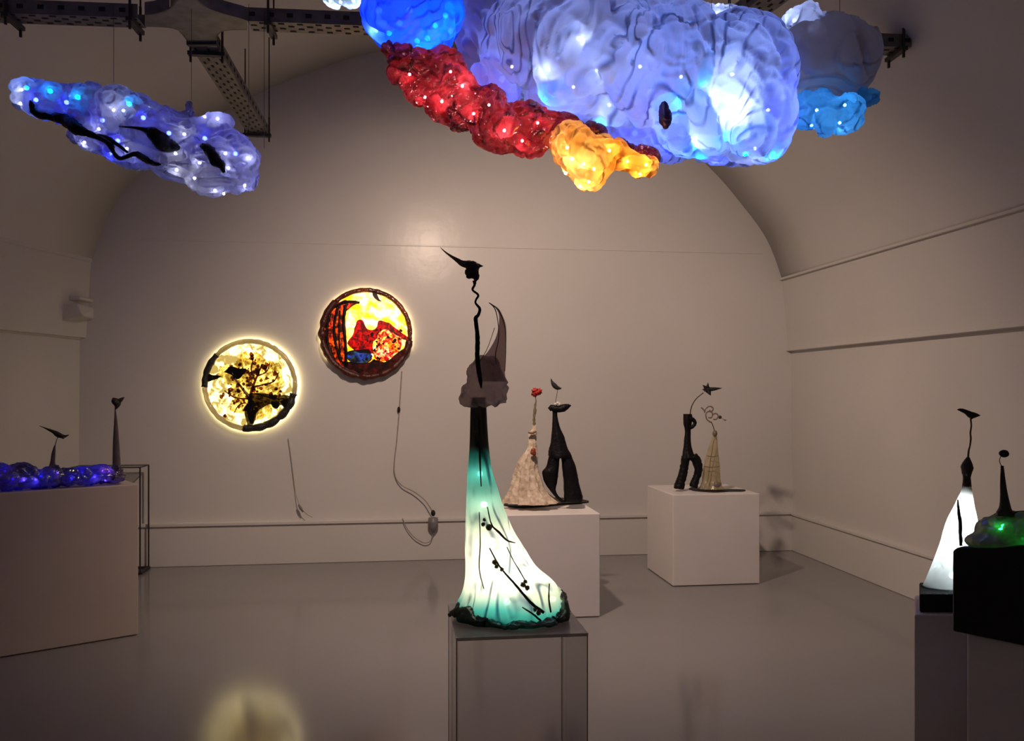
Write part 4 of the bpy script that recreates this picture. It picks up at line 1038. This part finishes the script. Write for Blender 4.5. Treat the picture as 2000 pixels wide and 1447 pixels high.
leds(ind, bi, [(46,937),(69,937),(112,923),(200,919),(185,932),(206,938),(213,920)], E_ind2, .004, (.01, .02))
M_grey = solid('smoky_grey_resin', (.12, .095, .09), .4, bump=.3, scale=40)
def lz(x, y): return x/2.894, 740+y/2.894
lb = thing('bird_figure', 'small bird spreading wings on a short smoky cone amid the indigo landscape', 'sculpture', Vector((lpx(102, 915, .25).x, lpx(102, 915, .25).y, LZ)))
k = (lpx(102, 915, .25)-CO).dot(FV)
mb = MB(); profile(mb, [(740+375/2.894, 306/2.894, 314/2.894), (740+420/2.894, 292/2.894, 314/2.894), (740+470/2.894, 284/2.894, 312/2.894), (740+510/2.894, 272/2.894, 320/2.894), (740+560/2.894, 262/2.894, 330/2.894), (957, 258/2.894, 334/2.894)], k, .8, 3, .03, 24, 4, 1, LZ+.001); mb.build('cone_body', M_grey, lb)
mb = MB(); ptube(mb, [(*lz(310,380),.9),(*lz(320,345),.7),(*lz(330,325),.7)], k, 6, 4, 0); mb.build('neck_wire', M_twig, lb)
mb = MB(); ptube(mb, [(*lz(222,265),.3),(*lz(260,280),1.4),(*lz(300,298),3.5),(*lz(335,318),5),(*lz(362,325),3.2),(*lz(390,316),.5)], k, 10, 4, .3, 4)
ptube(mb, [(*lz(345,318),2),(*lz(360,332),2),(*lz(352,338),.4)], k-.02, 8, 3, .1); ptube(mb, [(*lz(310,300),2.5,0),(*lz(322,302),2.5,.04),(*lz(330,300),.5,.09)], k, 8, 3, .1); mb.build('bird', M_twig, lb)
tb = thing('bird_figure', 'tall thin smoky cone with a dark tulip-shaped head near the wire stand', 'sculpture', Vector((lpx(228, 905).x, lpx(228, 905).y, LZ)))
k = (lpx(228, 915, .30)-CO).dot(FV)
mb = MB(); profile(mb, [(740+165/2.894, 648/2.894, 654/2.894), (740+240/2.894, 645/2.894, 664/2.894), (740+330/2.894, 640/2.894, 672/2.894), (740+420/2.894, 637/2.894, 678/2.894), (740+485/2.894, 636/2.894, 682/2.894), (740+545/2.894, 634/2.894, 684/2.894)], k, .8, 3, .03, 24, 4, 1, LZ+.001); mb.build('cone_body', M_grey, tb)
mb = MB(); ptube(mb, [(*lz(638,106),.8),(*lz(646,120),6),(*lz(660,135),7.5),(*lz(660,155),4.5),(*lz(652,172),1.2)], k, 10, 4, .25, 4); ptube(mb, [(*lz(664,135),4),(*lz(685,116),3.5),(*lz(703,104),.6)], k, 8, 4, .2, 4); mb.build('tulip_head', M_twig, tb)
mb = MB(); p = lpx(252, 909, .35); mb.tube([Vector((p.x, p.y, LZ+.001)), Vector((p.x, p.y, LZ+.012))], .09, 24); 
ws = thing('wire_stand', 'thin dark metal frame stand between the left plinth and the end wall', 'stand', (D(268, 1108, 7.0).x, D(268, 1108, 7.0).y, 0))
a1 = onZ(297, 1106, 0); 
def prismpts(z): return [Vector((a1.x-.55, a1.y-.10, z)), Vector((a1.x, a1.y-.10, z)), Vector((a1.x, a1.y-.34, z)), Vector((a1.x-.55, a1.y-.34, z))]
zt = CAMZ - (908-HY)/F*((a1-CO).dot(FV)-.1)
mb = MB()
Tp, Bp = prismpts(zt), prismpts(.012)
for i in range(4): mb.bar(Bp[i]-Vector((0,0,.008)), Tp[i], .010, .010)
mb.build('leg_frame', M_steeldark, ws, False)
mb = MB()
for i in range(4): mb.bar(Tp[i], Tp[(i+1) % 4], .008, .008)
mb.build('top_rail', M_steeldark, ws, False)
mb = MB()
for i in range(4): mb.bar(Bp[i], Bp[(i+1) % 4], .03, .018)
mb.build('foot_rail', M_steeldark, ws, False)
mb = MB(); mb.add([p + Vector((0,0,-.004)) for p in Tp] + [p + Vector((0,0,.002)) for p in Tp], [(0,1,2,3),(7,6,5,4),(0,4,5,1),(1,5,6,2),(2,6,7,3),(3,7,4,0)]); mb.build('glass_top', acrylic('clear_glass', (.95,.95,.95), .1, .03, .02), ws, False)

# ------------------------------------------------------------------ right side: lit cone, black box, hump
def q8(x, y): return 1740+x/4.135, 940+y/4.135
def q1(x, y): return 1740+x/2.108, 760+y/2.106
ZR = RA.y/FV.y*0 + (Vector((RA.x, RA.y, 0))-Vector((0,0,0))).dot(FV) + .22
RZ = .745
bb_ = onZ(1796, 1197, RZ)
mb = turned(RZ+.001, RZ+.064, bb_, 0, .30, .005, .20)
tag(mb.build('sculpture_base', M_blackm, None, False, None, .006), 'black block under the lit white cone on the right', 'base')
CZ = RZ + .065
ZR = (Vector((bb_.x, bb_.y, 0))).dot(FV) + .10
lc = thing('cone_lamp', 'glowing white cone lamp with a thin neck and a small bird on top', 'lamp sculpture', Vector((D(1870, 1150, ZR).x, D(1870, 1150, ZR).y, CZ)))
F_cone = film('white_gauze', (.92, .95, .93), (.85, .90, .90), clear=.10, trans=.8, gloss=.04, scale=14, bump=.4, crease=.3,
              zband=[(CZ, (.8,.85,.85)), (CZ+.30, (1,1,1)), (CAMZ+(HY-972)/F*ZR, (1,1,1)), (CAMZ+(HY-960)/F*ZR, (.10,.08,.06)), (CAMZ+(HY-900)/F*ZR, (.06,.04,.04))])
def rq(y, l, r): return (940+y/4.135, 1740+l/4.135, 1740+r/4.135)
mb = MB(); profile(mb, [rq(-60,596,642), rq(20,580,648), rq(80,568,655), rq(130,545,662), rq(200,515,672), rq(300,465,690), rq(400,432,700), rq(500,405,706), rq(600,372,715), rq(700,335,730), rq(800,295,745), rq(870,262,760), rq(950,255,770)], ZR, .62, 9, .03, 64, 5, 2, CZ+.001, .065); mb.build('cone_shade', F_cone, lc)
for x, y, r, e in [(500,420,.016,60),(620,300,.014,60),(520,560,.014,60),(590,200,.010,70),(500,760,.012,14)]:
    mb = MB(); mb.ball(D(*q8(x, y), ZR), r, 10, 8); mb.build('bulb', emit('cone_bulb', (.92,.97,1.0), e), lc)
mb = MB(); ptube(mb, [(*q8(540,150),1.6,-.05),(*q8(545,230),2.5,-.065),(*q8(560,330),3.4,-.068),(*q8(562,430),3.2,-.07),(*q8(565,520),3,-.07)], ZR, 9, 4, .4, 2); mb.build('dark_seam', M_twig, lc)
mb = MB(); ptube(mb, [(*q1(312,400),8),(*q1(312,365),7),(*q1(313,340),9.5),(*q1(314,318),11),(*q1(316,298),7.5),(*q1(318,280),3)], ZR, 12, 4, .12, 2); mb.build('neck_bulge', M_head, lc)
mb = MB(); ptube(mb, [(*q1(318,285),2),(*q1(320,255),1.8),(*q1(326,230),1.6),(*q1(329,200),1.8),(*q1(327,180),1.6),(*q1(331,150),1.6),(*q1(328,120),1.6)], ZR, 8, 4, .2, 2); mb.build('neck_stem', M_taupe, lc)
mb = MB(); ptube(mb, [(*q1(274,84),1),(*q1(290,86),3.4),(*q1(310,94),4.6),(*q1(330,106),6.5),(*q1(348,107),5),(*q1(368,108),.5)], ZR, 10, 4, .15, 2); ptube(mb, [(*q1(325,102),3.5),(*q1(334,114),3.5),(*q1(330,124),1)], ZR, 8, 3, .1); mb.build('bird', M_twig, lc)

# black box, its top rising slightly to the back
M_bbox = solid('black_gloss_panel', (.010, .009, .014), .22, var=.1, scale=4, coat=.3)
L0 = p0; t0 = onZ(1857, 1072, 1.0)
zL = CAMZ - (1068-HY)/F*(p0-CO).dot(FV); p1b = p0 + dv*.62
kk = (p1-CO).dot(FV)
zR = CAMZ - (1062-HY)/F*kk
zfar = zL + (zR-zL)*(.62/((p1-p0).length))
zfar = min(zfar, zL+.12)
slope = (zR-zL)/((p1-p0).length)
def ztopb(d): return zL + slope*min(d, .22)
mb = MB()
stp = [0, .012, .03, .10, .16, .22, .40, .62]
low = []; rr = []
for s_ in stp:
    za = ztopb(s_) - (.012 if s_ == 0 else (.004 if s_ == .012 else 0))
    f0 = p0+dv*s_
    rr.append([Vector((f0.x, f0.y, RZ+.002)), Vector(((f0+pv*.22).x, (f0+pv*.22).y, RZ+.002)), Vector(((f0+pv*.22).x, (f0+pv*.22).y, za)), Vector((f0.x, f0.y, za))])
mb.rings(rr)
tag(mb.build('black_box', M_bbox, None, False, None, .006), 'glossy black box at the right edge carrying the grey hump', 'box')
# hump with green light, on the box
hc = p0 + dv*.30 + pv*.15
hz = ztopb(.25)
M_hump = film('grey_green_hump', (.26, .26, .23), (.18, .19, .17), clear=.02, trans=.25, gloss=.1, scale=10, crease=.3, bump=.5)
hp = thing('glowing_mound', 'low grey-green mound with a green light on top of the black box', 'light sculpture', (hc.x, hc.y, hz))
kz = (hc-CO).dot(FV)
me = blob([((D(x, y, kz))[:], (rx/F*kz, dz, ry/F*kz)) for x, y, rx, ry, dz in [(1928,1060,36,22,.09),(1965,1036,50,34,.11),(1990,1030,48,36,.11),(2030,1035,70,42,.12),(2100,1050,70,34,.10)]], .010, 3, crinkle(.008, .01, .004, 10, 2))
for v_ in me.vertices:
    dd_ = (v_.co - p0).dot(dv); v_.co.z = max(v_.co.z, ztopb(max(0, dd_))+.003)
link('mound_skin', me, M_hump, hp)
bh = bvh_of([me]); leds(hp, bh, [(1955,1035),(1960,1028),(1950,1030)], emit('led_green', (.01, 1.0, .08), 18), .007, (.006, .010)); leds(hp, bh, [(1998,1052)], emit('led_green_dim', (.01, 1.0, .08), 25), .006, (.02, .03))
sc_ = thing('cone_figure', 'small dark cone figure with a round black head behind the green light', 'sculpture', hc)
mb = MB(); profile(mb, [(760+315/2.106, 1740+452/2.108, 1740+464/2.108), (760+380/2.106, 1740+450/2.108, 1740+472/2.108), (760+440/2.106, 1740+450/2.108, 1740+482/2.108), (760+485/2.106, 1740+446/2.108, 1740+492/2.108), (760+505/2.106, 1740+436/2.108, 1740+502/2.108), (760+520/2.106, 1740+436/2.108, 1740+508/2.108)], kz, .8, 4, .06, 28, 4, 1, None); mb.build('cone_body', M_head, sc_)
mb = MB(); ptube(mb, [(*q1(458,320),.9),(*q1(448,300),.8),(*q1(450,282),.8),(*q1(462,268),.8)], kz, 6, 4, 0); mb.build('neck_wire', M_twig, sc_)
mb = MB(); mb.ball(D(*q1(466,265), kz), (.0145, .013, .0115), 12, 8, .1, 2); mb.build('round_head', M_blackm, sc_)
mb = MB()
ptube(mb, [(*q1(440,512),2.5),(*q1(480,512),3),(*q1(530,506),3),(*q1(560,506),3)], kz, 8, 4, .3, 2); mb.build('figure_foot', M_head, sc_)
